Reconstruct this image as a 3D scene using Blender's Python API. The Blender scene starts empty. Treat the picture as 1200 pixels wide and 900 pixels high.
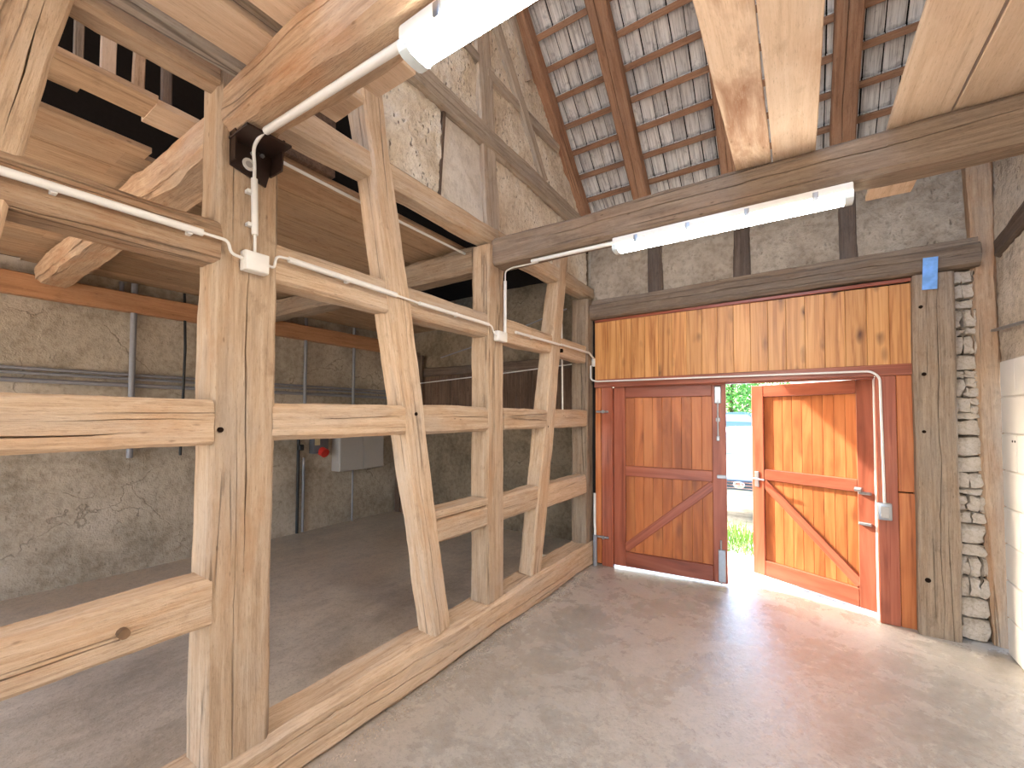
import bpy, bmesh, math, random
from mathutils import Vector, Matrix, noise, Euler
random.seed(7)
sc = bpy.context.scene
COL = sc.collection

# ------------------------------------------------------------------ camera, sky, sun, exposure
cam_d = bpy.data.cameras.new('camera'); cam = bpy.data.objects.new('camera', cam_d); COL.objects.link(cam)
YAW, PIT, ROL = math.radians(33.707), math.radians(1.75), math.radians(0.188)
cam.matrix_world = (Matrix.Translation((0, 0, 1.65)) @ Matrix.Rotation(YAW, 4, 'Z')
                    @ Matrix.Rotation(math.radians(90) + PIT, 4, 'X') @ Matrix.Rotation(ROL, 4, 'Z'))
cam_d.sensor_fit = 'HORIZONTAL'; cam_d.sensor_width = 36.0
cam_d.lens = 502.0 / 1200 * 36.0
cam_d.shift_y = (472.08 - 450) / 1200
cam_d.clip_start = 0.02; cam_d.clip_end = 500
sc.camera = cam

world = bpy.data.worlds.new('sky'); sc.world = world; world.use_nodes = True
wn = world.node_tree.nodes; wl = world.node_tree.links; wn.clear()
sky = wn.new('ShaderNodeTexSky'); sky.sky_type = 'NISHITA'; sky.sun_disc = False
sky.sun_elevation = math.radians(29); sky.sun_rotation = math.radians(-80); sky.air_density = .9; sky.dust_density = 4.0; sky.ozone_density = 1.0
bg = wn.new('ShaderNodeBackground'); bg.inputs['Strength'].default_value = 1.35
wo = wn.new('ShaderNodeOutputWorld'); wl.new(sky.outputs[0], bg.inputs[0]); wl.new(bg.outputs[0], wo.inputs[0])

sun_d = bpy.data.lights.new('sun', 'SUN'); sun_d.energy = 17.0; sun_d.angle = math.radians(0.6); sun_d.color = (1, .95, .88)
sun = bpy.data.objects.new('sun', sun_d); COL.objects.link(sun)
sun_dir = Vector((0.88, -0.22, -0.50))          # light travels this way, from outside, over the yard
sun.rotation_euler = sun_dir.to_track_quat('-Z', 'Y').to_euler(); sun.location = (-6, 14, 9)

LAMP_STRENGTH = 44.0
vs = sc.view_settings
vs.view_transform = 'Standard'; vs.look = 'None'; vs.gamma = 1.0; vs.use_curve_mapping = False
vs.exposure = 0.72

# ------------------------------------------------------------------ helpers
WM = {}
def put(o, parent, mw):
    COL.objects.link(o)
    if parent is not None:
        o.parent = parent; o.matrix_basis = WM[parent].inverted() @ mw
    else:
        o.matrix_basis = mw
    WM[o] = mw
    return o
def tag(o, label=None, cat=None, group=None, kind=None):
    if label: o['label'] = label
    if cat: o['category'] = cat
    if group: o['group'] = group
    if kind: o['kind'] = kind
    return o
def empty(name, loc, rz=0, label=None, cat=None, group=None, kind=None):
    o = bpy.data.objects.new(name, None); o.empty_display_size = .1
    put(o, None, Matrix.Translation(loc) @ Matrix.Rotation(rz, 4, 'Z'))
    return tag(o, label, cat, group, kind)
def mesh(name, verts, faces, mat, parent=None, mw=None, smooth=False, sharp=35):
    me = bpy.data.meshes.new(name); me.from_pydata([tuple(v) for v in verts], [], faces)
    me.update()
    me.materials.append(mat)
    if smooth:
        me.shade_smooth(); me.set_sharp_from_angle(angle=math.radians(sharp))
    o = bpy.data.objects.new(name, me)
    return put(o, parent, mw or Matrix.Identity(4))
def bmobj(name, bm, mat, parent=None, mw=None, smooth=False, sharp=35):
    bmesh.ops.recalc_face_normals(bm, faces=bm.faces[:])
    me = bpy.data.meshes.new(name); bm.to_mesh(me); bm.free(); me.materials.append(mat)
    if smooth:
        me.shade_smooth(); me.set_sharp_from_angle(angle=math.radians(sharp))
    o = bpy.data.objects.new(name, me)
    return put(o, parent, mw or Matrix.Identity(4))
def again(o, parent, mw):                       # a copy that shares mesh data
    return put(o.copy(), parent, mw)
def frame(p0, p1, face):                        # X along p0->p1, Z towards face
    p0, p1, face = Vector(p0), Vector(p1), Vector(face)
    X = (p1 - p0).normalized(); Z = (face - X * face.dot(X)).normalized(); Y = Z.cross(X)
    return Matrix((X, Y, Z)).transposed().to_4x4(), (p1 - p0).length
def box_bm(sx, sy, sz, bev=0.0, seg=1):
    bm = bmesh.new(); bmesh.ops.create_cube(bm, size=1.0)
    for v in bm.verts: v.co = Vector((v.co.x * sx, v.co.y * sy, v.co.z * sz))
    if bev > 0: bmesh.ops.bevel(bm, geom=bm.edges[:], offset=bev, segments=seg, affect='EDGES', profile=.5)
    return bm
def box(name, lo, hi, mat, parent=None, bev=0.004, seg=1, rot=None):
    lo, hi = Vector(lo), Vector(hi); s = hi - lo
    mw = Matrix.Translation((lo + hi) / 2)
    if rot is not None: mw = mw @ rot
    return bmobj(name, box_bm(s.x, s.y, s.z, bev, seg), mat, parent, mw, smooth=bev > 0)
def bar(name, p0, p1, w, h, face, mat, parent=None, bev=0.004, seg=1):
    R, L = frame(p0, p1, face); mid = (Vector(p0) + Vector(p1)) / 2
    mw = Matrix.Translation(mid) @ R @ Matrix.Translation((0, 0, -h / 2))
    return bmobj(name, box_bm(L, w, h, bev, seg), mat, parent, mw, smooth=bev > 0)
def timber(name, p0, p1, w, h, face, mat, parent=None, rough=.006, chamfer=.018, cracks=(), bend=0., taper=0., step=.07, seed=None):
    """hewn timber: p0,p1 = centre line of its visible face; w across the face, h deep behind it"""
    R, L = frame(p0, p1, face); mid = (Vector(p0) + Vector(p1)) / 2
    mw = Matrix.Translation(mid) @ R @ Matrix.Translation((0, 0, -h / 2))
    sd = random.random() * 100 if seed is None else seed
    n = max(3, int(L / step)); rings = []; verts = []
    ft = sorted(set([-.36, -.12, .12, .36] )); 
    for i in range(n + 1):
        s = i / n; x = -L / 2 + L * s
        k = 1 + taper * (s - .5)
        bz = bend * (1 - (2 * s - 1) ** 2)
        ch = chamfer * (1 + .9 * noise.noise((x * 1.7, sd, 3))); ch = max(.003, ch)
        W, Hh = w * k / 2, h * k / 2
        pts = []
        top = [(-W + ch, Hh, 0)] + [(t * w * k, Hh, 0) for t in ft] + [(W - ch, Hh, 0)]
        for (tc, s0, s1, cw, cd) in cracks:
            on = 1.0 if s0 < s < s1 else 0.0
            if on: on = min(1, (s - s0) * 9, (s1 - s) * 9)
            yc = (tc + .05 * noise.noise((x * 2.2, sd, 9)) + .012 * noise.noise((x * 14, sd, 11))) * w
            ww = cw * (.35 + .65 * abs(noise.noise((x * 5, sd, 5)) + .3)) * on + .0004
            top = [q for q in top if abs(q[0] - yc) > ww + .003 or q[0] in (top[0][0], top[-1][0])]
            top += [(yc - ww, Hh, 0), (yc, Hh - cd * on - .0005, 1), (yc + ww, Hh, 0)]
        if cracks:
            top.sort(key=lambda q: q[0])
        pts += [(q[0], q[1], q[2]) for q in top]
        pts += [(W, Hh - ch, 0), (W, 0, 0), (W, -Hh + ch, 0), (W - ch, -Hh, 0), (0, -Hh, 0), (-W + ch, -Hh, 0), (-W, -Hh + ch, 0), (-W, 0, 0), (-W, Hh - ch, 0)]
        rings.append(pts)
    m = min(len(r) for r in rings)
    if any(len(r) != m for r in rings):          # keep equal counts: rebuild the face points evenly
        fixed = []
        for r in rings:
            body = r[-9:]; face_pts = r[:-9]
            while len(face_pts) > m - 9:
                j = min((q for q in range(1, len(face_pts) - 1) if face_pts[q][2] == 0 and face_pts[q - 1][2] == 0 and face_pts[q + 1][2] == 0), default=None,
                        key=lambda q: face_pts[q + 1][0] - face_pts[q - 1][0])
                if j is None: j = 1
                face_pts.pop(j)
            fixed.append(face_pts + body)
        rings = fixed
    for i, pts in enumerate(rings):
        s = i / n; x = -L / 2 + L * s; bz = bend * (1 - (2 * s - 1) ** 2)
        for (y, z, c) in pts:
            q = Vector((x, y, z))
            a = 1.35 * rough * (noise.noise((x * 1.6 + sd, y * 5, z * 5 + sd)) * 1.1 + .5 * noise.noise((x * 7 + sd, y * 16, z * 16)))
            b = 1.35 * rough * (noise.noise((x * 1.6 - sd, y * 5 + 7, z * 5)) * 1.1 + .5 * noise.noise((x * 7 - sd, y * 16 + 4, z * 16)))
            verts.append((x + (rough * .7 * noise.noise((y * 20, z * 20, sd + i)) if i in (0, n) else 0), y + a + bz, z + b))
    faces = []
    for i in range(n):
        for j in range(m):
            a = i * m + j; b = i * m + (j + 1) % m
            faces.append((a, b, b + m, a + m))
    faces.append(tuple(range(m - 1, -1, -1))); faces.append(tuple(range(n * m, n * m + m)))
    o = mesh(name, verts, faces, mat, parent, mw, smooth=True, sharp=32)
    return o
def tube(name, pts, r, mat, parent=None, n=10, cap=True):
    pts = [Vector(p) for p in pts]; verts = []; faces = []
    up = None
    for i, p in enumerate(pts):
        d = (pts[min(i + 1, len(pts) - 1)] - pts[max(i - 1, 0)]).normalized()
        if up is None:
            up = Vector((0, 0, 1)) if abs(d.z) < .9 else Vector((1, 0, 0))
        a = d.cross(up).normalized(); b = a.cross(d).normalized(); up = b
        rr = r[i] if isinstance(r, (list, tuple)) else r
        for k in range(n):
            t = 2 * math.pi * k / n
            verts.append(p + a * (math.cos(t) * rr) + b * (math.sin(t) * rr))
    for i in range(len(pts) - 1):
        for k in range(n):
            a = i * n + k; b = i * n + (k + 1) % n
            faces.append((a, a + n, b + n, b))
    if cap:
        faces.append(tuple(range(n))); faces.append(tuple(range(len(verts) - 1, len(verts) - n - 1, -1)))
    c = sum(pts, Vector()) / len(pts)
    verts = [v - c for v in verts]
    bm = bmesh.new(); vv = [bm.verts.new(v) for v in verts]
    for f in faces: bm.faces.new([vv[i] for i in f])
    return bmobj(name, bm, mat, parent, Matrix.Translation(c), smooth=True, sharp=50)
def round_path(pts, rad=.03, n=5):
    pts = [Vector(p) for p in pts]; out = [pts[0]]
    for a, b, c in zip(pts, pts[1:], pts[2:]):
        r = min(rad, (b - a).length * .45, (c - b).length * .45)
        p = b + (a - b).normalized() * r; q = b + (c - b).normalized() * r
        for i in range(n + 1):
            t = i / n; out.append(p * (1 - t) ** 2 + b * 2 * t * (1 - t) + q * t * t)
    out.append(pts[-1]); return out
def cyl(name, p0, p1, r, mat, parent=None, n=14):
    return tube(name, [p0, p1], r, mat, parent, n)
def slab(name, fn, nu, nv, thick, mat, parent=None, amp=.012, freq=6., seed=0., normal=(1, 0, 0), rough2=1.0):
    """thick wall panel: fn(u,v) gives a point, front face is displaced along the normal (real relief)"""
    nrm = Vector(normal); verts = []; faces = []
    for j in range(nv + 1):
        for i in range(nu + 1):
            p = Vector(fn(i / nu, j / nv)); q = p * freq + Vector((seed, seed * 1.7, seed * .3))
            d = noise.noise(q * .35) * 1.0 + noise.noise(q) * .55 + noise.noise(q * 3.1) * .35 * rough2 + noise.noise(q * 7.3) * .22 * rough2
            verts.append(p + nrm * (amp * d))
    N = len(verts)
    for j in range(nv):
        for i in range(nu):
            a = j * (nu + 1) + i; faces.append((a, a + 1, a + nu + 2, a + nu + 1))
    edge = [i for i in range(nu + 1)] + [j * (nu + 1) + nu for j in range(1, nv + 1)] + [nv * (nu + 1) + i for i in range(nu - 1, -1, -1)] + [j * (nu + 1) for j in range(nv - 1, 0, -1)]
    for k in edge: verts.append(verts[k] - nrm * thick)
    m = len(edge)
    for k in range(m):
        faces.append((edge[k], N + k, N + (k + 1) % m, edge[(k + 1) % m]))
    faces.append(tuple(N + k for k in range(m)))
    c = sum(verts, Vector()) / len(verts)
    bm = bmesh.new(); vv = [bm.verts.new(v - c) for v in verts]
    for f in faces:
        try: bm.faces.new([vv[i] for i in f])
        except ValueError: pass
    return bmobj(name, bm, mat, parent, Matrix.Translation(c), smooth=True, sharp=60)

# ------------------------------------------------------------------ materials
class NT:
    def __init__(s, name):
        s.m = bpy.data.materials.new(name); s.m.use_nodes = True; s.t = s.m.node_tree; s.n = s.t.nodes; s.l = s.t.links
        s.b = s.n['Principled BSDF']
    def new(s, t, **k):
        o = s.n.new(t)
        for a, v in k.items(): setattr(o, a, v)
        return o
    def link(s, a, b): s.l.new(a, b)
    def coord(s, scale, rnd=True, kind='Object'):
        tc = s.new('ShaderNodeTexCoord'); src = tc.outputs[kind]
        if rnd:
            oi = s.new('ShaderNodeObjectInfo'); mu = s.new('ShaderNodeMath', operation='MULTIPLY'); mu.inputs[1].default_value = 53.0
            s.link(oi.outputs['Random'], mu.inputs[0]); ad = s.new('ShaderNodeVectorMath', operation='ADD')
            s.link(src, ad.inputs[0]); s.link(mu.outputs[0], ad.inputs[1]); src = ad.outputs[0]
        mp = s.new('ShaderNodeMapping'); s.link(src, mp.inputs[0]); mp.inputs['Scale'].default_value = scale
        return mp.outputs[0]
    def noise(s, vec, scale=1., detail=6., rough=.55, dist=0.):
        o = s.new('ShaderNodeTexNoise'); s.link(vec, o.inputs['Vector'])
        o.inputs['Scale'].default_value = scale; o.inputs['Detail'].default_value = detail; o.inputs['Roughness'].default_value = rough; o.inputs['Distortion'].default_value = dist
        return o.outputs['Fac']
    def ramp(s, fac, stops, interp='LINEAR'):
        o = s.new('ShaderNodeValToRGB'); s.link(fac, o.inputs[0]); e = o.color_ramp.elements; o.color_ramp.interpolation = interp
        while len(e) < len(stops): e.new(.5)
        for q, (p, c) in zip(e, stops):
            q.position = p; q.color = (*c, 1) if len(c) == 3 else c
        return o.outputs[0]
    def g(s, fac, a, b, va=0., vb=1.):
        o = s.new('ShaderNodeMapRange'); s.link(fac, o.inputs[0]); o.inputs[1].default_value = a; o.inputs[2].default_value = b; o.inputs[3].default_value = va; o.inputs[4].default_value = vb
        return o.outputs[0]
    def mix(s, fac, a, b, mode='MIX'):
        o = s.new('ShaderNodeMix', data_type='RGBA', blend_type=mode)
        if hasattr(fac, 'node'): s.link(fac, o.inputs[0])
        else: o.inputs[0].default_value = fac
        for v, i in ((a, 6), (b, 7)):
            if hasattr(v, 'node'): s.link(v, o.inputs[i])
            else: o.inputs[i].default_value = (*v, 1)
        return o.outputs[2]
    def math(s, op, a, b):
        o = s.new('ShaderNodeMath', operation=op)
        for v, i in ((a, 0), (b, 1)):
            if hasattr(v, 'node'): s.link(v, o.inputs[i])
            else: o.inputs[i].default_value = v
        return o.outputs[0]
    def bump(s, h, strength=.4, dist=.01):
        o = s.new('ShaderNodeBump'); s.link(h, o.inputs['Height']); o.inputs['Strength'].default_value = strength; o.inputs['Distance'].default_value = dist
        s.link(o.outputs[0], s.b.inputs['Normal'])
    def rnd(s):
        return s.new('ShaderNodeObjectInfo').outputs['Random']
    def done(s, col, rough=.8, spec=.3, metal=0.):
        for v, nme in ((col, 'Base Color'), (rough, 'Roughness')):
            if hasattr(v, 'node'): s.link(v, s.b.inputs[nme])
            else: s.b.inputs[nme].default_value = (*v, 1) if nme == 'Base Color' else v
        s.b.inputs['Specular IOR Level'].default_value = spec; s.b.inputs['Metallic'].default_value = metal
        return s.m
def srgb(r, g, b):
    f = lambda c: (c / 255 / 12.92) if c / 255 <= .04045 else ((c / 255 + .055) / 1.055) ** 2.4
    return (f(r), f(g), f(b))

def old_wood(name, dark, mid, light, stain, grey, cracks=.6, stain_amt=.5, grey_amt=.5, bumpf=.7, rough=.85, grain=1.0, sat=.9):
    t = NT(name)
    v = t.coord((2.2 * grain, 42 * grain, 42 * grain)); g1 = t.noise(v, 1., 7, .65, .4)
    v2 = t.coord((5, 150, 150)); g2 = t.noise(v2, 1., 4, .6)
    gg = t.math('ADD', t.math('MULTIPLY', g1, .72), t.math('MULTIPLY', g2, .28))
    col = t.ramp(gg, [(.24, dark), (.48, mid), (.74, light)])
    iso = t.noise(t.coord((7, 12, 12)), 1., 6, .65, .3)
    col = t.mix(t.g(iso, .42, .28, 0, .5), col, dark); col = t.mix(t.g(iso, .55, .75, 0, .5), col, light)
    v3 = t.coord((1.7, 6, 6)); big = t.noise(v3, 1., 5, .6, .6)
    col = t.mix(t.g(big, .5, .72, 0, stain_amt), col, stain)
    v4 = t.coord((1.1, 4.5, 4.5)); gr = t.noise(v4, 1.3, 4, .6, .3)
    col = t.mix(t.g(gr, .47, .7, 0, grey_amt), col, grey)
    v5 = t.coord((.16, 6.5, 6.5))
    vo = t.new('ShaderNodeTexVoronoi', feature='DISTANCE_TO_EDGE')
    wob = t.new('ShaderNodeVectorMath', operation='ADD'); t.link(v5, wob.inputs[0])
    nz = t.new('ShaderNodeTexNoise'); nz.inputs['Scale'].default_value = 2.5; t.link(v5, nz.inputs['Vector'])
    sc_ = t.new('ShaderNodeVectorMath', operation='SCALE'); sc_.inputs['Scale'].default_value = .35; t.link(nz.outputs['Color'], sc_.inputs[0]); t.link(sc_.outputs[0], wob.inputs[1])
    t.link(wob.outputs[0], vo.inputs['Vector']); vo.inputs['Scale'].default_value = 1.0
    line = t.g(vo.outputs['Distance'], .003, .020, 1, 0)
    v6 = t.coord((1.3, 3, 3)); msk = t.g(t.noise(v6, 1., 2, .5), .5, .6, 0, 1)
    crack = t.math('MULTIPLY', t.math('MULTIPLY', line, msk), cracks)
    col = t.mix(crack, col, (dark[0] * .25, dark[1] * .22, dark[2] * .2))
    # worm holes and small knots
    vk = t.coord((9, 26, 26)); vk_ = t.new('ShaderNodeTexVoronoi'); t.link(vk, vk_.inputs['Vector']); vk_.inputs['Scale'].default_value = 1
    dots = t.g(vk_.outputs['Distance'], .06, .14, .6, 0)
    col = t.mix(t.math('MULTIPLY', dots, t.g(big, .5, .6, 0, 1)), col, (dark[0] * .5, dark[1] * .45, dark[2] * .4))
    br = t.g(t.rnd(), 0, 1, .86, 1.12)
    col = t.mix(1.0, col, t.combine(br) if hasattr(t, 'combine') else col, 'MIX') if False else col
    fine = t.noise(t.coord((26, 230, 230)), 1., 3, .7)
    col = t.mix(t.g(fine, .42, .25, 0, .55), col, tuple(c * .6 for c in dark)); col = t.mix(t.g(fine, .58, .78, 0, .5), col, light)
    streak = t.noise(t.coord((1.4, 30, 30)), 1., 8, .75, .2)
    col = t.mix(t.g(streak, .42, .30, 0, .55), col, tuple(c * .8 for c in dark))
    hs = t.new('ShaderNodeHueSaturation'); t.link(col, hs.inputs['Color']); t.link(br, hs.inputs['Value']); hs.inputs['Saturation'].default_value = sat
    t.bump(t.math('SUBTRACT', t.math('ADD', t.math('ADD', gg, t.math('MULTIPLY', fine, .3)), t.math('MULTIPLY', iso, .8)), t.math('MULTIPLY', crack, 1.2)), bumpf, .014)
    return t.done(hs.outputs[0], rough, .2)
def pine(name, dark, mid, light, knot, rough=.35, spec=.4, kn_amt=.85):
    t = NT(name)
    v = t.coord((1.0, 26, 9)); g = t.noise(v, 1., 5, .55, 1.2)
    col = t.ramp(g, [(.3, dark), (.5, mid), (.7, light)])
    vk = t.coord((3.3, 9, 9)); k = t.new('ShaderNodeTexVoronoi'); t.link(vk, k.inputs['Vector']); k.inputs['Scale'].default_value = 1.; k.inputs['Randomness'].default_value = 1
    big = t.noise(t.coord((2.2, 3, 3)), 1., 3, .5)
    kn = t.math('MULTIPLY', t.g(k.outputs['Distance'], .10, .34, 1, 0), t.g(big, .46, .56, 0, kn_amt))
    col = t.mix(kn, col, knot)
    col = t.mix(t.g(t.noise(t.coord((1.2, 5, 5)), 1., 3), .52, .75, 0, .4), col, dark)
    hs = t.new('ShaderNodeHueSaturation'); t.link(col, hs.inputs['Color']); t.link(t.g(t.rnd(), 0, 1, .88, 1.1), hs.inputs['Value'])
    t.bump(g, .12, .004)
    return t.done(hs.outputs[0], rough, spec)
def plaster(name, c1, c2, c3, scale=1., bumpf=.7, pits=.5, crack=0., rough=.95):
    t = NT(name); v = t.coord((1, 1, 1), rnd=False)
    n1 = t.noise(v, 2.2 * scale, 8, .62); n2 = t.noise(v, 22 * scale, 6, .65); n3 = t.noise(v, 75 * scale, 3, .6)
    col = t.ramp(n1, [(.32, c1), (.52, c2), (.7, c3)])
    col = t.mix(t.g(n2, .45, .8, 0, .55), col, c3); col = t.mix(t.g(n2, .5, .2, 0, .6), col, (c1[0] * .7, c1[1] * .68, c1[2] * .65))
    vp = t.coord((1, 1, .38), rnd=False); wv = t.new('ShaderNodeVectorMath', operation='ADD'); t.link(vp, wv.inputs[0])
    nw = t.new('ShaderNodeTexNoise'); nw.inputs['Scale'].default_value = 14.; nw.inputs['Detail'].default_value = 4; t.link(v, nw.inputs['Vector'])
    sw_ = t.new('ShaderNodeVectorMath', operation='SCALE'); sw_.inputs['Scale'].default_value = .06; t.link(nw.outputs['Color'], sw_.inputs[0]); t.link(sw_.outputs[0], wv.inputs[1])
    vo = t.new('ShaderNodeTexVoronoi'); t.link(wv.outputs[0], vo.inputs['Vector']); vo.inputs['Scale'].default_value = 40 * scale
    pit = t.math('MULTIPLY', t.g(vo.outputs['Distance'], .12, .32, 1, 0), t.g(t.noise(v, 9 * scale, 4, .6), .46, .58, 0, pits))
    col = t.mix(pit, col, (c1[0] * .32, c1[1] * .28, c1[2] * .24))
    h = t.math('SUBTRACT', t.math('ADD', n2, t.math('MULTIPLY', n3, .5)), pit)
    if crack:
        vc = t.new('ShaderNodeTexVoronoi', feature='DISTANCE_TO_EDGE'); wob = t.new('ShaderNodeVectorMath', operation='ADD'); t.link(v, wob.inputs[0])
        nz = t.new('ShaderNodeTexNoise'); nz.inputs['Scale'].default_value = 3.; nz.inputs['Detail'].default_value = 5; t.link(v, nz.inputs['Vector'])
        s_ = t.new('ShaderNodeVectorMath', operation='SCALE'); s_.inputs['Scale'].default_value = .5; t.link(nz.outputs['Color'], s_.inputs[0]); t.link(s_.outputs[0], wob.inputs[1])
        t.link(wob.outputs[0], vc.inputs['Vector']); vc.inputs['Scale'].default_value = .8
        ln = t.math('MULTIPLY', t.g(vc.outputs['Distance'], .001, .007, crack, 0), t.g(n1, .5, .55, 0, 1))
        col = t.mix(ln, col, (c1[0] * .3, c1[1] * .28, c1[2] * .25)); h = t.math('SUBTRACT', h, ln)
    t.bump(h, bumpf, .03)
    return t.done(col, rough, .15)
def concrete(name, c1, c2, c3, stretch, r0, r1, bumpf=.15, spec=.5, coat=0.):
    t = NT(name); v = t.coord((1, 1, 1), rnd=False); vs_ = t.coord(stretch, rnd=False)
    n1 = t.noise(v, .7, 6, .6, .6); n2 = t.noise(vs_, 3.0, 10, .72, .35); n3 = t.noise(v, 60, 5, .7); n4 = t.noise(v, 14, 8, .72)
    col = t.ramp(n2, [(.30, c1), (.5, c2), (.70, c3)])
    col = t.mix(t.g(n1, .45, .70, 0, .6), col, c3); col = t.mix(t.g(n1, .50, .30, 0, .6), col, c1)
    tan = t.noise(v, .55, 3, .5, .2); col = t.mix(t.g(tan, .48, .62, 0, .5), col, (c2[0] * 1.05, c2[1] * .93, c2[2] * .80))
    wp = t.math('MULTIPLY', t.g(t.noise(v, 1.3, 9, .76, .25), .55, .66, 0, 1), t.g(n4, .40, .60, .25, 1))
    col = t.mix(t.math('MULTIPLY', wp, .5), col, (c1[0] * .62, c1[1] * .63, c1[2] * .66))
    col = t.mix(t.g(n4, .52, .70, 0, .5), col, c3); col = t.mix(t.g(n4, .47, .30, 0, .6), col, c1); col = t.mix(t.g(n3, .52, .68, 0, .6), col, (c1[0] * .85, c1[1] * .85, c1[2] * .85))
    rr = t.g(t.math('ADD', t.math('MULTIPLY', n2, .6), t.math('MULTIPLY', n1, .4)), .40, .60, r0, r1)
    t.bump(t.math('ADD', t.math('ADD', n2, t.math('MULTIPLY', n4, 1.0)), t.math('MULTIPLY', n3, .5)), bumpf, .012)
    if coat:
        t.b.inputs['Coat Weight'].default_value = coat; t.b.inputs['Coat Roughness'].default_value = .2
        bn = [q for q in t.n if q.type == 'BUMP'][0]; t.link(bn.outputs[0], t.b.inputs['Coat Normal'])
    return t.done(col, rr, spec)
def plain(name, c, rough=.5, metal=0., spec=.5, var=.06, sc_=30):
    t = NT(name); n = t.noise(t.coord((1, 1, 1)), sc_, 4)
    col = t.mix(t.g(n, .35, .65, 0, 1), tuple(x * (1 - var) for x in c), tuple(min(1, x * (1 + var)) for x in c))
    return t.done(col, rough, spec, metal)

M = {}
M['oak'] = old_wood('pale_oak', srgb(140, 110, 80), srgb(190, 160, 126), srgb(214, 190, 160), srgb(184, 136, 88), srgb(184, 168, 150), .55, .55, .55)
M['oak_grey'] = old_wood('grey_oak', srgb(96, 78, 60), srgb(148, 126, 102), srgb(180, 158, 132), srgb(150, 114, 80), srgb(142, 130, 116), .6, .45, .5)
M['oak_beam'] = old_wood('brown_beam', srgb(84, 66, 50), srgb(130, 108, 86), srgb(160, 138, 114), srgb(136, 100, 68), srgb(124, 112, 100), .6, .45, .5)
M['oak_warm'] = old_wood('warm_oak', srgb(118, 88, 60), srgb(174, 138, 102), srgb(202, 172, 136), srgb(164, 108, 60), srgb(166, 146, 124), .5, .8, .6)
M['oak_stud'] = old_wood('weathered_stud', srgb(120, 104, 86), srgb(176, 158, 136), srgb(204, 188, 168), srgb(160, 124, 96), srgb(150, 140, 132), .6, .4, .6)
M['oak_dark'] = old_wood('dark_oak', srgb(64, 50, 40), srgb(104, 84, 68), srgb(132, 112, 94), srgb(94, 70, 52), srgb(100, 92, 84), .6, .4, .5)
M['rafter'] = old_wood('rafter_wood', srgb(100, 66, 42), srgb(156, 110, 76), srgb(180, 138, 102), srgb(132, 90, 58), srgb(142, 118, 100), .6, .5, .3)
M['board'] = old_wood('pale_board', srgb(176, 142, 108), srgb(208, 176, 142), srgb(224, 198, 168), srgb(170, 118, 72), srgb(206, 184, 160), .12, .4, .3, .2, .8, .6)
M['board_brown'] = old_wood('brown_board', srgb(116, 86, 58), srgb(172, 138, 102), srgb(194, 162, 126), srgb(150, 106, 68), srgb(150, 126, 102), .3, .5, .4, .3)
M['board_stained'] = old_wood('stained_board', srgb(170, 134, 98), srgb(204, 172, 138), srgb(220, 194, 164), srgb(140, 88, 48), srgb(200, 178, 152), .12, 1.0, .3, .2, .8, .6)
M['ledger'] = old_wood('orange_softwood', srgb(150, 100, 58), srgb(188, 130, 80), srgb(206, 152, 102), srgb(130, 80, 44), srgb(178, 130, 88), .15, .4, .2, .15, .7, .6)
M['pine'] = pine('varnished_pine', srgb(144, 78, 40), srgb(182, 106, 58), srgb(198, 126, 74), srgb(88, 44, 24), kn_amt=.5)
M['pine_light'] = pine('honey_pine', srgb(158, 98, 50), srgb(200, 140, 80), srgb(214, 160, 100), srgb(80, 42, 22), .4, kn_amt=1.0)
M['redwood'] = pine('red_brown_frame', srgb(122, 62, 42), srgb(154, 84, 60), srgb(170, 100, 74), srgb(104, 50, 34), .28, kn_amt=.3)
M['darkplank'] = old_wood('dark_plank', srgb(62, 46, 36), srgb(112, 86, 66), srgb(138, 110, 88), srgb(70, 48, 36), srgb(76, 66, 60), .6, .4, .4)
M['clay'] = plaster('straw_clay', srgb(206, 186, 160), srgb(236, 222, 200), srgb(246, 238, 224), 1.0, .8, .9)
M['clay_grey'] = plaster('grey_plaster', srgb(134, 118, 100), srgb(180, 162, 140), srgb(204, 188, 166), .8, 1.0, .3)
M['clay_right'] = plaster('pale_rough_plaster', srgb(168, 150, 128), srgb(216, 200, 178), srgb(232, 218, 198), .8, 1.0, .3)
M['render'] = plaster('grey_brown_render', srgb(142, 130, 112), srgb(178, 165, 146), srgb(196, 184, 166), .8, .45, .25, .45)
M['render_dark'] = plaster('dark_render', srgb(104, 90, 72), srgb(142, 126, 104), srgb(160, 144, 122), .8, .6, .3, .5)
M['floor'] = concrete('worn_concrete', srgb(140, 134, 124), srgb(173, 166, 155), srgb(191, 184, 174), (1, 1, 1), .16, .40, .34, .7, .75)
M['floor_bay'] = concrete('brushed_concrete', srgb(146, 134, 117), srgb(187, 174, 155), srgb(206, 194, 176), (1.6, .5, 1), .3, .55, .35)
M['stone'] = plaster('field_stone', srgb(146, 130, 110), srgb(184, 168, 148), srgb(206, 192, 174), 2.2, .5, .3)
M['mortar'] = plaster('dark_mortar', srgb(70, 60, 50), srgb(96, 84, 72), srgb(112, 100, 88), 1.5, .8, .3)
M['block'] = plain('white_paint', srgb(226, 222, 214), .75, var=.03, sc_=4)
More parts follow.
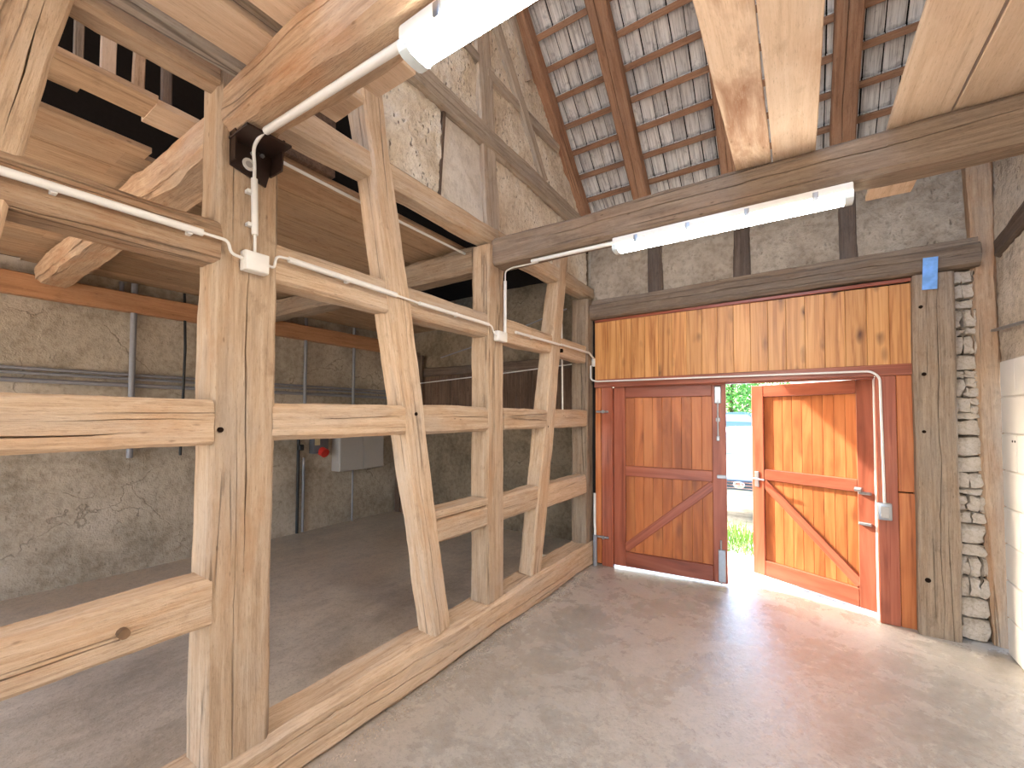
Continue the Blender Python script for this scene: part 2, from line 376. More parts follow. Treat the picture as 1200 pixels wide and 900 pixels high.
def tile_mat():
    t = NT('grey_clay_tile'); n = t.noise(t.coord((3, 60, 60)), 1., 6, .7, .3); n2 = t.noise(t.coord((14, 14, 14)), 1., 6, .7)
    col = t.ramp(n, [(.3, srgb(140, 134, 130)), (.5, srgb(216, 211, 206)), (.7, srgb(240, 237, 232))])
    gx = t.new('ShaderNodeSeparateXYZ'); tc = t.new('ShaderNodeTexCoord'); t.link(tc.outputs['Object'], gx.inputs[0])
    end_dark = t.math('MULTIPLY', t.g(t.math('ADD', gx.outputs[0], t.math('MULTIPLY', n2, .12)), .285, .34, 0, 1), .8)   # darker towards the lapped lower end, broken up by noise
    col = t.mix(end_dark, col, srgb(70, 68, 70)); col = t.mix(t.g(n2, .56, .7, 0, .5), col, srgb(110, 104, 102))
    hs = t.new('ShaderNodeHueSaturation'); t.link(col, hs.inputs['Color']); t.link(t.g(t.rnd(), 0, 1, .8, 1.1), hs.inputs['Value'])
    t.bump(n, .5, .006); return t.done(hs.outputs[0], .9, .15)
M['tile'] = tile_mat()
M['near_black'] = plain('near_black_backing', srgb(40, 36, 34), .95, spec=.1)
M['white_pvc'] = plain('white_plastic', srgb(224, 220, 212), .4, var=.02)
M['grey_pvc'] = plain('grey_plastic', srgb(138, 137, 140), .45, var=.05)
M['black'] = plain('black_rubber', srgb(28, 28, 28), .5)
M['steel'] = plain('galvanised_steel', srgb(168, 170, 172), .35, .8)
M['bracket'] = plain('dark_painted_steel', srgb(58, 42, 34), .35, .4)
M['cabinet'] = plain('pale_grey_enamel', srgb(176, 170, 162), .5, var=.02)
M['red'] = plain('red_plastic', srgb(196, 48, 40), .4)
M['greybox'] = plain('mid_grey_plastic', srgb(96, 96, 100), .45)
M['yellow'] = plain('pale_label', srgb(196, 180, 140), .6)
M['blue'] = plain('blue_film', srgb(120, 168, 228), .25, var=.15, sc_=18)
M['peg'] = plain('peg_wood', srgb(120, 92, 66), .85, var=.15)
M['hole'] = plain('peg_hole', srgb(34, 24, 18), .95, spec=.05)
M['gravel'] = plaster('pale_gravel', srgb(176, 168, 156), srgb(206, 200, 190), srgb(226, 222, 214), 3., .6, .4)
M['grass'] = plain('grass_green', srgb(110, 150, 60), .8, var=.3)
M['leaf'] = plain('leaf_green', srgb(86, 140, 60), .7, var=.35, sc_=3)
M['bark'] = plaster('bark', srgb(70, 58, 46), srgb(100, 86, 70), srgb(120, 106, 88), 3, .8, .3)
M['carwhite'] = plain('silver_white_paint', srgb(206, 214, 222), .2, .2, var=.02)
M['carblue'] = plain('dark_blue_paint', srgb(58, 84, 120), .2, .3, var=.03)
M['glass'] = plain('tinted_glass', srgb(90, 130, 160), .08, var=.03)
M['tyre'] = plain('tyre_rubber', srgb(36, 36, 38), .8)
M['chrome'] = plain('chrome', srgb(210, 214, 218), .15, .9)
M['grille'] = plain('grille_dark', srgb(60, 80, 100), .4)
def emitter(name, c, s):
    t = NT(name); e = t.new('ShaderNodeEmission'); e.inputs[0].default_value = (*c, 1); e.inputs[1].default_value = s
    t.link(e.outputs[0], t.n['Material Output'].inputs[0]); return t.m
M['tube'] = emitter('lit_diffuser', (1.0, .95, .88), LAMP_STRENGTH)
def clear_plastic():
    t = NT('clear_cover'); t.b.inputs['Transmission Weight'].default_value = 0.0
    return t.done(srgb(216, 226, 226), .25, .5)
M['cover'] = clear_plastic()

# ------------------------------------------------------------------ setting: floors and shell
XF = -1.95                                       # hall face of the timber partition
def grid_floor(name, x0, x1, y0, y1, mat, label, amp=.004, st=.09):
    nu, nv = int((x1 - x0) / st), int((y1 - y0) / st)
    o = slab(name, lambda u, v: (x0 + (x1 - x0) * u, y0 + (y1 - y0) * v, 0), nu, nv, .12, mat, None, amp, 2.0, 3., (0, 0, 1), .15)
    return tag(o, label, None, None, 'structure')
grid_floor('floor', -2.04, 1.3, -4.2, 4.80, M['floor'], 'worn grey concrete floor of the hall in front of the doors')
grid_floor('floor_bay', -5.95, -2.05, -4.2, 5.3, M['floor_bay'], 'darker brushed concrete floor behind the timber frame')

wl_ = slab('wall_left', lambda u, v: (-5.87, -.1 + 5.4 * u, -.02 + 3.09 * v), 110, 64, .25, M['render'], None, .014, 2.5, 11, (1, 0, 0), .6)
tag(wl_, 'grey brown rendered wall with cracks at the back of the side bay', kind='structure')
# the same wall goes on behind the photographer, with an added opening for fill daylight
for lo, hi in (((-6.12, -4.3, -.02), (-5.87, -3.3, 3.07)), ((-6.12, -.55, -.02), (-5.87, -.1, 3.07)), ((-6.12, -3.3, -.02), (-5.87, -.55, .9)), ((-6.12, -3.3, 2.6), (-5.87, -.55, 3.07))):
    box('wall_section', lo, hi, M['render'], wl_, 0)
w1 = empty('added_window', (-5.9, -1.9, .9), label='added unseen window opening in the far wall, for daylight in the side bay', kind='structure')
for p0, p1 in (((-5.86, -3.3, .9), (-5.86, -.55, .9)), ((-5.86, -3.3, 2.6), (-5.86, -.55, 2.6)), ((-5.86, -3.3, .9), (-5.86, -3.3, 2.6)), ((-5.86, -.55, .9), (-5.86, -.55, 2.6)), ((-5.86, -1.92, .9), (-5.86, -1.92, 2.6))):
    bar('frame_bar', p0, p1, .08, .2, (1, 0, 0), M['oak_grey'], w1)

# end wall of the side bay
wbb = empty('wall_back_bay', (-4, 5.2, 0), label='dark end wall of the side bay, plaster below and brown planks above', kind='structure')
slab('plaster_panel', lambda u, v: (-5.9 + 3.85 * u, 5.2, -.02 + 1.62 * v), 60, 26, .08, M['render_dark'], wbb, .014, 3, 5, (0, -1, 0))
x = -5.35; first = None
while x < -2.1:
    w = .13 + .05 * random.random()
    timber('plank', (x + w / 2, 5.17, 1.6), (x + w / 2, 5.17, 2.3), w - .006, .03, (0, -1, 0), M['darkplank'], wbb, .002, .003, step=.2)
    x += w
timber('wall_beam', (-5.8, 5.12, 2.37), (-2.1, 5.12, 2.37), .14, .14, (0, -1, 0), M['oak_dark'], wbb)
slab('upper_panel', lambda u, v: (-5.9 + 3.85 * u, 5.22, 2.3 + 1.6 * v), 30, 14, .08, M['render_dark'], wbb, .01, 3, 25, (0, -1, 0))
for (cx, w, zt, lean) in ((-5.74, .12, 2.7, .0), (-5.60, .13, 2.6, .01), (-5.44, .15, 2.72, 0.02), (-5.27, .12, 2.65, .02)):
    timber('corner_plank', (cx, 5.06, 0), (cx + lean, 5.08, zt), w, .045, (0, -1, 0), M['darkplank'] if cx < -5.5 else M['oak_dark'], wbb, .003, .004, step=.25)
# cross wall between the side bay and the yard, behind the end post
tag(box('wall_return', (-2.22, 4.72, 0), (-2.04, 5.28, 3.6), M['render_dark'], None, .01), 'short dark return wall behind the last post of the timber frame', kind='structure')

# right wall: painted blocks below, rough plaster and timbers above
wr = empty('wall_right', (1.25, 2, 0), label='right wall, white painted blocks below rough pale plaster', kind='structure')
proto = None; rows = 8; bh = 2.05 / rows
for r in range(rows):
    y = 4.46; k = 0
    while y > 1.4:
        L = .5 if not (k == 0 and r % 2) else .25
        nm = box_bm(.12, L - .006, bh - .006, .006)
        bmobj('block', nm, M['block'], wr, Matrix.Translation((1.20 + .06 + .0015 * random.uniform(-1, 1), y - L / 2, bh * (r + .5))), smooth=True)
        y -= L; k += 1
box('painted_wall', (1.20, -4.2, 0), (1.32, 1.4, 2.05), M['block'], wr)
box('mortar_core', (1.212, 1.38, 0.0), (1.31, 4.455, 2.045), M['block'], wr, 0)
for yy in (4.27, 4.23): cyl('drill_hole', (1.205, yy, 1.49), (1.197, yy, 1.49), .008, M['hole'], wr, 8)
slab('plaster_panel', lambda u, v: (1.232, -4.2 + 8.85 * u, 2.055 + (4.6 - 2.055) * v), 260, 76, .25, M['clay_right'], wr, .022, 5, 2, (-1, 0, 0))
timber('brace', (1.205, 4.52, 2.89), (1.205, 3.2, 3.06), .15, .12, (-1, 0, 0), M['oak_dark'], wr, .008)
timber('wall_plate', (1.205, 4.5, 3.62), (1.205, -4, 3.62), .18, .12, (-1, 0, 0), M['oak_dark'], wr, .008)

# unseen rear end of the barn, left open to add daylight, above a pale yard
rw = empty('open_rear', (-2, -4.4, 0), label='unseen barn rear left open to add daylight, with posts and a header beam', kind='structure')
for px in (-5.9, -1.95, 1.25): timber('post', (px, -4.2, 0), (px, -4.2, 3.3), .22, .2, (0, 1, 0), M['oak_grey'], rw)
timber('header_beam', (-6.0, -4.2, 3.42), (1.4, -4.2, 3.42), .24, .2, (0, 1, 0), M['oak_grey'], rw)
slab('ground_rear', lambda u, v: (-30 + 56 * u, -34 + 29.75 * v, -.05), 30, 30, .2, M['gravel'], None, .02, .6, 18, (0, 0, 1), .3); tag(bpy.data.objects['ground_rear'], 'pale gravel yard behind the barn', kind='structure')

# ------------------------------------------------------------------ roof
SL = .92; UX = Vector((0, -1, SL)).normalized(); UN = Vector((0, SL, 1)).normalized()   # up the slope, outward normal
def rz(y, off=0.): return 3.70 + SL * (4.65 - y) + off
def rp(x, y, n): return Vector((x, y, rz(y))) + UN * n
roof = empty('roof', (-.3, 4.65, 3.7), label='pitched roof of brown rafters and battens under grey clay tiles', kind='structure')
for (x, w, mat) in ((-2.00, .11, 'rafter'), (-1.335, .16, 'rafter'), (-.50, .15, 'rafter'), (.345, .17, 'rafter'), (1.16, .15, 'rafter')):
    timber('rafter', rp(x, 4.95, 0), rp(x, .6, 0), w, .15, -UN, M[mat], roof, .006, .01, cracks=((.05, .02, .98, .004, .02),) if w > .14 else ())
NB = 21; y0b = 4.535
for k in range(NB):
    y = y0b - .188 * k
    timber('batten', rp(-2.05, y, .150), rp(1.28, y, .150), .05, .03, -UN, M['rafter'], roof, .002, .003, step=.4)
def tile_bm():
    # curved interlocking tile, rounded lower end; local X = down slope, Z = towards the room
    bm = bmesh.new(); W, L, T = .110, .285, .012; n = 6; rows_ = []
    for j, (s, k) in enumerate(((0, 1), (.5, 1), (.86, 1), (.96, .92), (1.0, .7))):
        rows_.append([(s * L, (i / n - .5) * W * k, .011 * (1 - (2 * i / n - 1) ** 2) + (.004 if i in (2, 4) else 0)) for i in range(n + 1)])
    top = [[bm.verts.new(p) for p in r] for r in rows_]; bot = [[bm.verts.new((p[0], p[1], p[2] - T)) for p in r] for r in rows_]
    for a, sgn in ((top, 1), (bot, -1)):
        for j in range(len(a) - 1):
            for i in range(n): bm.faces.new((a[j][i], a[j][i + 1], a[j + 1][i + 1], a[j + 1][i]))
    J = len(rows_)
    for j in range(J - 1):
        for i in (0, n): bm.faces.new((top[j][i], top[j + 1][i], bot[j + 1][i], bot[j][i]))
    for i in range(n):
        for j in (0, J - 1): bm.faces.new((top[j][i], top[j][i + 1], bot[j][i + 1], bot[j][i]))
    return bm
def tile_mw(x, y, tilt):
    X = -UX; Z = -UN; Y = Z.cross(X)
    R = Matrix((X, Y, Z)).transposed().to_4x4()
    return Matrix.Translation(rp(x, y, .205)) @ R @ Matrix.Rotation(math.radians(3.2 + tilt), 4, 'Y') @ Matrix.Rotation(random.gauss(0, .006), 4, 'Z')
tproto = None; restv, restf = [], []
for k in range(NB):
    ytop = y0b - .188 * k - .02
    for c in range(28):
        x = -1.98 + .119 * c + random.uniform(-.002, .002)
        mw = tile_mw(x, ytop, random.gauss(0, .35))
        if k <= 9 and x < 1.05:
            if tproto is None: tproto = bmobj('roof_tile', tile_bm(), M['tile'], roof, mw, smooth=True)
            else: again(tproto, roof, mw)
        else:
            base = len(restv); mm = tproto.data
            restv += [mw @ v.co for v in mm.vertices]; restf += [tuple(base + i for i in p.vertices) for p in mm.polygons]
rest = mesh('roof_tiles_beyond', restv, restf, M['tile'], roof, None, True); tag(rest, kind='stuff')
def quadslab(name, pts, off, mat, parent):
    pts = [Vector(p) for p in pts]; off = Vector(off)
    return mesh(name, pts + [p + off for p in pts], [(3, 2, 1, 0), (4, 5, 6, 7), (0, 1, 5, 4), (1, 2, 6, 5), (2, 3, 7, 6), (3, 0, 4, 7)], mat, parent)
quadslab('roof_underlay', [rp(-2.1, 5.10, .26), rp(1.5, 5.10, .26), rp(1.5, .25, .26), rp(-2.1, .25, .26)], UN * .05, M['near_black'], roof)
quadslab('roof_underlay', [rp(-6.1, 5.4, .26), rp(-2.1, 5.4, .26), rp(-2.1, .25, .26), rp(-6.1, .25, .26)], UN * .05, M['near_black'], roof)
ridge = rp(0, .25, .26)
def fs(x0, x1, ya, yb):
    zz = lambda y: ridge.z + (y - .25) * SL
    quadslab('far_slope', [(x0, ya, zz(ya)), (x1, ya, zz(ya)), (x1, yb, zz(yb)), (x0, yb, zz(yb))], (0, 0, .06), M['near_black'], roof)
# unseen rear slope, given a wide gap over the hall to add daylight
fs(-6.1, -1.95, .25, -4.8); fs(1.2, 1.5, .25, -4.8); fs(-1.95, 1.2, .25, .0); fs(-1.95, 1.2, -4.3, -4.8)
for x in (-1.1, -.25, .6): timber('rafter', (x, .2, ridge.z - .05), (x, -4.7, ridge.z - .05 - 4.9 * SL), .13, .14, (0, .7, -.7), M['rafter'], roof, step=.3)
box('gable', (-6.15, -4.5, 3.07), (-5.88, 5.4, 8.6), M['near_black'], roof, 0); box('gable', (1.3, -4.5, 4.5), (1.5, 5.0, 8.6), M['render_dark'], roof)  # left gable near-black: the loft's deep shade put into its colour

# ------------------------------------------------------------------ upper partition wall (plaster infill above the top plate)
wp = empty('wall_partition', (-2.05, 3, 3.1), label='rough straw and clay infill wall between timbers above the frame', kind='structure')
def ztop(y): return min(rz(y) + .12, 6.4)
def panel(ya, yb, za, zb, mat, seed, amp=.022, xx=-2.035):
    ya, yb = min(ya, yb), max(ya, yb)
    fn = lambda u, v: (xx, ya + (yb - ya) * u, za(ya + (yb - ya) * u) + (zb(ya + (yb - ya) * u) - za(ya + (yb - ya) * u)) * v)
    slab('plaster_panel', fn, max(8, int((yb - ya) / .018)), max(20, int((zb((ya + yb) / 2) - za(ya)) / .018)), .10, mat, wp, amp, 7, seed, (1, 0, 0))
cst = lambda c: (lambda y: c)
M['clay_smooth'] = plaster('smooth_grey_plaster', srgb(196, 186, 172), srgb(220, 211, 198), srgb(232, 225, 214), .7, .4, .2)
panel(1.53, 2.13, cst(3.10), cst(3.84), M['clay'], 1, .03)
panel(2.13, 2.70, cst(3.10), cst(3.84), M['clay_smooth'], 2, .008)
panel(2.70, 4.60, cst(3.08), lambda y: min(3.84, ztop(y)), M['clay'], 3, .018)
panel(1.20, 2.60, cst(3.84), ztop, M['clay'], 4, .026)
panel(2.60, 4.55, cst(3.84), lambda y: max(3.86, ztop(y)), M['clay'], 5, .026)
XU = -2.0
timber('stud', (XU, 2.735, 3.10), (XU, 2.55, 4.95), .185, .12, (1, 0, 0), M['oak_stud'], wp, .006, .012, cracks=((.1, .02, .98, .004, .02),))
timber('stud', (XU, 2.55, 4.9), (XU, 2.48, 6.0), .18, .12, (1, 0, 0), M['oak_stud'], wp, .006, .012)
timber('rail', (XU + .012, 1.55, 3.865), (XU + .012, 4.47, 3.825), .19, .12, (1, 0, 0), M['oak_stud'], wp, .009, .02, cracks=((-.1, .05, .9, .004, .02),))
timber('rail', (XU + .004, 2.64, 4.37), (XU + .004, 3.86, 4.40), .09, .11, (1, 0, 0), M['oak_stud'], wp, .009, .02)
timber('rail', (XU, 1.95, 4.42), (XU, 2.52, 4.40), .09, .11, (1, 0, 0), M['oak_stud'], wp, .009, .02)
timber('brace', (XU + .008, 2.72, 4.92), (XU + .008, 3.57, 3.92), .115, .11, (1, 0, 0), M['oak_stud'], wp, .007, .015)
timber('brace', (XU, 2.9, 5.25), (XU, 3.3, 4.75), .10, .10, (1, 0, 0), M['oak_stud'], wp, .007, .015)
timber('stud', (XU, 1.60, 3.95), (XU, 1.50, 6.2), .16, .12, (1, 0, 0), M['oak_stud'], wp, .006, .012)
timber('stake', (XU - .012, 2.12, 3.12), (XU - .012, 2.165, 3.77), .026, .05, (1, 0, 0), M['oak_dark'], wp, .004, .006)
box('loft_board', (-2.34, 1.02, 3.08), (-2.30, 1.52, 3.9), M['darkplank'], wp, .004)

# ------------------------------------------------------------------ the timber frame between hall and side bay
tf = empty('timber_frame', (-2.03, 2.4, 0), label='open oak timber frame of posts, rails and leaning braces on a sill', cat='timber frame')
FX = (1, 0, 0)
sill = timber('sill_beam', (-1.925, -1.6, .122), (-1.925, 4.68, .122), .245, .25, FX, M['oak'], tf, .012, .03, cracks=((-.12, .30, .95, .006, .03), (.18, .36, .7, .004, .02)))
tag(sill, 'thick rough sill beam lying on the floor')
pA = timber('post', (XF, .885, .24), (XF, .885, 3.18), .25, .17, FX, M['oak'], tf, .006, .014, cracks=((-.02, .25, .72, .0055, .03), (.12, .10, .5, .002, .02)), seed=4.2)
tag(pA, 'widest pale post nearest the camera with a long crack')
timber('post', (XF, 2.712, .24), (XF, 2.70, 2.97), .225, .17, FX, M['oak'], tf, .007, .014, cracks=((.15, .05, .6, .003, .02), (-.2, .5, .97, .004, .03)))
timber('post', (XF, 4.52, .20), (XF, 4.54, 2.97), .22, .19, FX, M['oak_grey'], tf, .007, .014, cracks=((.05, .1, .9, .003, .02),))
timber('post', (XF, -1.05, .24), (XF, -1.05, 3.1), .25, .17, FX, M['oak'], tf)
timber('brace', (XF + .006, 2.113, .245), (XF + .006, 1.495, 3.52), .155, .16, FX, M['oak'], tf, .009, .014, cracks=((.12, .02, .5, .003, .02),))
timber('brace', (XF + .006, 3.325, .24), (XF + .006, 3.90, 3.45), .16, .15, FX, M['oak'], tf, .010, .014, cracks=((-.1, .3, .7, .004, .02),))
bL = timber('brace', (XF + .006, -.22, .24), (XF + .006, .25, 3.05), .18, .16, FX, M['oak'], tf, .007, .014, cracks=((-.22, .80, .985, .004, .03),))
def bB(z): return 2.113 - .1887 * (z - .245)
def bD(z): return 3.325 + .1791 * (z - .24)
def rail(z0, z1, ya, yb, mat='oak', dx=-.008, h=.13, crk=(), rough=.007):
    return timber('rail', (XF + dx, ya, (z0 + z1) / 2), (XF + dx, yb, (z0 + z1) / 2), z1 - z0, h, FX, M[mat], tf, rough, .016, cracks=crk)
rail(2.27, 2.44, -1.5, .775, 'oak_warm', .01, .15, rough=.012)
for a, b in ((1.0, bB(2.34) - .07), (bB(2.34) + .07, 2.61), (2.81, bD(2.34) - .07), (bD(2.34) + .07, 4.42)): rail(2.25, 2.435, a, b)
rail(1.53, 1.71, -1.5, .765, 'oak', .012, .15, ((-.2, .62, .90, .006, .03), (.05, .80, .995, .004, .02)))
for a, b in ((1.0, bB(1.62) - .07), (bB(1.62) + .07, 2.61), (2.81, bD(1.62) - .07), (bD(1.62) + .07, 4.42)):
    rail(1.535, 1.71, a, b, 'oak', .0, .13, ((.1, .3, .95, .003, .02),))
lr = rail(.81, .995, -1.5, .775, 'oak', .012, .15, ((-.1, .3, .93, .006, .03),))
lB = rail(.81, .975, bB(.9) + .07, 2.61, 'oak', -.01, .13)
timber('cap_board', (XF - .005, bB(1.0) + .07, 1.005), (XF - .005, 2.61, 1.005), .05, .15, FX, M['oak'], tf, .002, .004)
rail(.81, 1.02, 2.81, bD(.9) - .07, 'oak', -.008, .13, (), .012); rail(.80, 1.005, bD(.9) + .07, 4.42, 'oak', -.008, .13, ((.2, .1, .8, .004, .02),), .012)
def plate(ya, yb, mat='oak_warm', z0=2.985, z1=3.13, dp=.15): return timber('top_plate', (XF, ya, (z0 + z1) / 2), (XF, yb, (z0 + z1) / 2), z1 - z0, dp, FX, M[mat], tf, .010, .022)
plate(-1.5, .765, 'oak_warm', 3.0, 3.10, .115); plate(1.01, bB(3.05) - .06, 'oak'); plate(bB(3.05) + .06, 2.72, 'oak'); plate(2.72, bD(3.05) - .07, 'oak'); plate(bD(3.05) + .07, 4.62, 'oak')
def peg(p, r=.013, out=.012, parent=tf, mat='peg'):
    p = Vector(p); cyl('wooden_peg' if mat == 'peg' else 'peg_hole', p - Vector((.03, 0, 0)), p + Vector((out, 0, 0)), r, M[mat], parent, 10)
peg((XF + .012, .50, .905), .017, .03)
for p in ((.79, 1.59), (bB(1.6) + .0, 1.66), (2.66, 2.30), (bD(1.55) - .03, 1.55)): peg((XF, p[0], p[1]), .011, .0085, tf, 'hole')
peg((XF, bD(2.33) + .10, 2.30), .02, .015, tf, 'hole')

# ------------------------------------------------------------------ tie beams over the hall, joists and loft floor over the side bay
def beam(label, p0, p1, w, h, face, mat, **k):
    return tag(timber('tie_beam', p0, p1, w, h, face, M[mat], None, **k), label, 'beam', 'tie beams across the hall')
beam('warm brown tie beam running from the wide post to upper right', (-1.955, .77, 2.925), (1.22, .77, 2.895), .21, .185, (0, -1, 0), 'oak_warm', rough=.010, chamfer=.03, cracks=((.22, .02, .95, .005, .03),))
beam('grey brown tie beam carrying the lamp before the red doors', (-1.955, 2.64, 2.92), (1.22, 2.64, 2.915), .205, .19, (0, -1, 0), 'oak_beam', rough=.008, chamfer=.022, cracks=((.1, .1, .9, .003, .02),))
tag(timber('tie_beam', (-1.955, -1.15, 2.92), (1.22, -1.15, 2.92), .205, .19, (0, -1, 0), M['oak_grey'], None), 'tie beam behind the photographer', 'beam', 'tie beams across the hall')
def joist(label, y, z0, z1, w, mat):
    return tag(timber('joist', (-2.135, y, (z0 + z1) / 2), (-5.72, y, (z0 + z1) / 2 + .02), z1 - z0, w, (0, -1, 0), M[mat], None, rough=.014, chamfer=.03), label, 'beam', 'joists over the side bay')
joist('brown joist running from the wide post back to the far wall', .79, 2.82, 3.00, .23, 'oak_warm')
joist('grey joist running from the middle post back to the far wall', 2.62, 2.80, 3.00, .22, 'oak_grey')
tag(timber('ledger_beam', (-5.745, -3.9, 2.83), (-5.745, 5.1, 2.81), .20, .10, (1, 0, 0), M['ledger'], None, rough=.003, chamfer=.006, step=.3), 'orange brown softwood beam along the far rendered wall', 'beam')

ceil = empty('ceiling', (-4, 1.8, 3.05), label='loose brown board floor of the loft over the side bay', kind='structure')
def cplank(x0, x1, ya, yb, mat='board_brown', z=3.05, tilt=0):
    x0, x1 = max(x0, x1), min(x0, x1)
    return timber('plank', ((x0 + x1) / 2, ya, z), ((x0 + x1) / 2 + tilt, yb, z), abs(x0 - x1) - .008, .03, (0, 0, -1), M[mat], ceil, .003, .003, step=.3)
x = -2.33
for w in (.31, .32, .36, .3, .34, .32, .36, .3, .34, .3, .28):
    cplank(x, x - w, .72 if x < -2.8 else .90, 2.9); x -= w
x = -2.85
for w in (.36, .34, .3, .35, .33, .36, .32, .3, .26):
    cplank(x, x - w, -3.9, .80); x -= w
x = -4.0
for w in (.33, .36, .3, .34, .3, .22):
    cplank(x, x - w, 2.92, 5.12); x -= w
cplank(-2.36, -2.55, -3.6, .68, 'board_brown', 3.05); cplank(-2.375, -2.585, .68, .90, 'board', 3.046)
cplank(-2.62, -2.80, -3.0, .50, 'board_brown', 3.16)
for (ya, yb, lean, mat) in ((.425, .455, .0, 'oak_grey'), (.505, .557, .0, 'board'), (.613, .655, .01, 'board_brown'), (.72, .76, -.02, 'oak_dark')):
    tag(timber('loft_slat', (-2.45, (ya + yb) / 2, 3.082), (-2.45, (ya + yb) / 2 + lean, 4.1), yb - ya, .025, FX, M[mat], None, .002, .003, step=.3),
        {'oak_grey': 'thin grey upright slat in the loft, nearest the left brace', 'board': 'pale upright slat in the loft between two dark gaps', 'board_brown': 'brown upright slat in the loft, third from the left brace', 'oak_dark': 'dark leaning slat in the loft close to the wide post'}[mat], 'slat', 'upright slats standing in the loft')

# loose planks lying on the tie beams over the hall
def lplank(label, x0, x1, ya, yb, mat='board', z=3.026, tilt=0.):
    o = timber('plank', ((x0 + x1) / 2, ya, z), ((x0 + x1) / 2 + tilt, yb, z), x1 - x0, .032, (0, 0, -1), M[mat], None, .003, .004, step=.2)
    return tag(o, label, 'plank', 'loose planks lying on the tie beams')
lplank('pale plank overhead with brown stains, left one of the middle pair', -.272, -.102, -1.5, 2.80, 'board_stained')
lplank('clean pale plank overhead, right one of the middle pair', -.094, .096, -1.5, 2.80)
lplank('pale plank overhead jutting past the tie beam toward the doors', .378, .594, -1.5, 3.49)
lplank('pale plank overhead at the top right corner', .604, .86, -1.5, 2.80)
lplank('brown plank over the warm tie beam next to the timber frame', -1.79, -1.572, -1.6, 1.176, 'board')
lplank('brown plank over the warm tie beam beside the round pole', -1.497, -1.262, -1.6, 1.185, 'board')
tag(timber('round_pole', (-1.535, -1.6, 3.04), (-1.535, .92, 3.04), .056, .056, (0, 0, -1), M['oak_grey'], None, .003, .018), 'thin round grey pole lying between two overhead planks', 'pole')
tag(timber('round_pole', (-1.885, -1.6, 3.036), (-1.873, .90, 3.036), .09, .09, (0, 0, -1), M['oak_stud'], None, .004, .027), 'thick round grey pole lying beside the top plate', 'pole')

# ------------------------------------------------------------------ door wall
wb = empty('wall_back', (-.4, 4.6, 0), label='door wall with plaster band, lintel beam and varnished boarding', kind='structure')
YB = 4.55
studs = [(-1.258, .165), (-.433, .155), (.385, .135)]
edges = [-2.0] + sum([[x - w / 2, x + w / 2] for x, w in studs], []) + [1.10]
for i in range(0, len(edges), 2):
    a, b = edges[i], edges[i + 1]
    slab('plaster_panel', lambda u, v: (a - .01 + (b - a + .02) * u, 4.68, 2.94 + .95 * v), max(10, int((b - a) / .025)), 36, .14, M['clay_grey'], wb, .022, 6, 30 + i, (0, -1, 0))
for x, w in studs: timber('stud', (x, 4.652, 2.94), (x, 4.652, 3.88), w, .12, (0, -1, 0), M['oak_dark'], wb, .005)
timber('lintel_beam', (-1.95, 4.49, 2.822), (1.135, 4.49, 2.86), .17, .2, (0, -1, 0), M['oak_beam'], wb, .009, .02, cracks=((.1, .02, .98, .004, .03), (-.25, .3, .9, .003, .02)))
timber('upper_lintel', (-1.95, 4.545, 2.935), (1.135, 4.545, 2.972), .055, .16, (0, -1, 0), M['oak_beam'], wb, .006, .012)
timber('wall_plate', (-2.05, 4.60, 3.86), (1.25, 4.60, 3.86), .12, .18, (0, -1, 0), M['oak_dark'], wb, .006)
timber('door_post', (.864, 4.475, 0), (.875, 4.475, 2.75), .232, .22, (0, -1, 0), M['oak_grey'], wb, .006, .012, cracks=((-.06, .0, 1.0, .003, .03),))
timber('corner_post', (1.232, 4.555, 0), (1.165, 4.555, 3.75), .145, .16, (0, -1, 0), M['oak_warm'], wb, .014, .03, bend=.02)
for (x, z, r) in ((.80, 2.50, .012), (.808, 1.98, .014), (.80, 1.54, .012), (.80, .42, .018)):
    cyl('peg_hole', (x, 4.49, z), (x, 4.466, z), r, M['hole'], wb, 10)
# boarding
n = 19; xs = -1.905; bw = (.765 - xs) / n
for k in range(n):
    bar('board', (xs + bw * (k + .5), YB, 2.055), (xs + bw * (k + .5), YB, 2.715), bw - .001, .022, (0, -1, 0), M['pine_light'], wb, .003)
bar('top_trim', (-1.905, YB - .012, 2.722), (.765, YB - .012, 2.742), .03, .03, (0, -1, 0), M['redwood'], wb)
bar('cross_trim', (-1.905, YB - .02, 2.015), (.775, YB - .02, 2.03), .09, .045, (0, -1, 0), M['redwood'], wb)
for k in range(1): bar('board', (-1.868, YB, .02), (-1.868, YB, 1.97), .07, .022, (0, -1, 0), M['pine'], wb)
bar('door_jamb', (-1.765, YB - .005, .0), (-1.765, YB - .005, 1.97), .125, .06, (0, -1, 0), M['redwood'], wb)
bar('door_jamb', (.592, YB - .005, .0), (.592, YB - .005, 1.985), .125, .06, (0, -1, 0), M['redwood'], wb)
for (x, z0, z1) in ((.712, .0, 1.05), (.712, 1.06, 1.985)): bar('board', (x, YB, z0), (x, YB, z1), .11, .022, (0, -1, 0), M['pine'], wb)
bar('head_frame', (-1.70, YB + .05, 1.992), (.53, YB + .05, 1.992), .05, .06, (0, -1, 0), M['redwood'], wb)
box('backing', (-1.95, 4.585, 2.02), (.80, 4.70, 2.93), M['near_black'], wb, 0); box('backing', (-2.02, 4.585, 0), (-1.83, 4.70, 2.02), M['near_black'], wb, 0); box('backing', (.66, 4.585, 0), (.80, 4.70, 2.02), M['near_black'], wb, 0)
box('outer_wall', (.80, 4.70, 0), (1.5, 4.85, 4.2), M['render'], wb, 0); box('outer_wall', (-2.05, 4.70, 2.02), (1.5, 4.85, 4.0), M['render'], wb, 0)
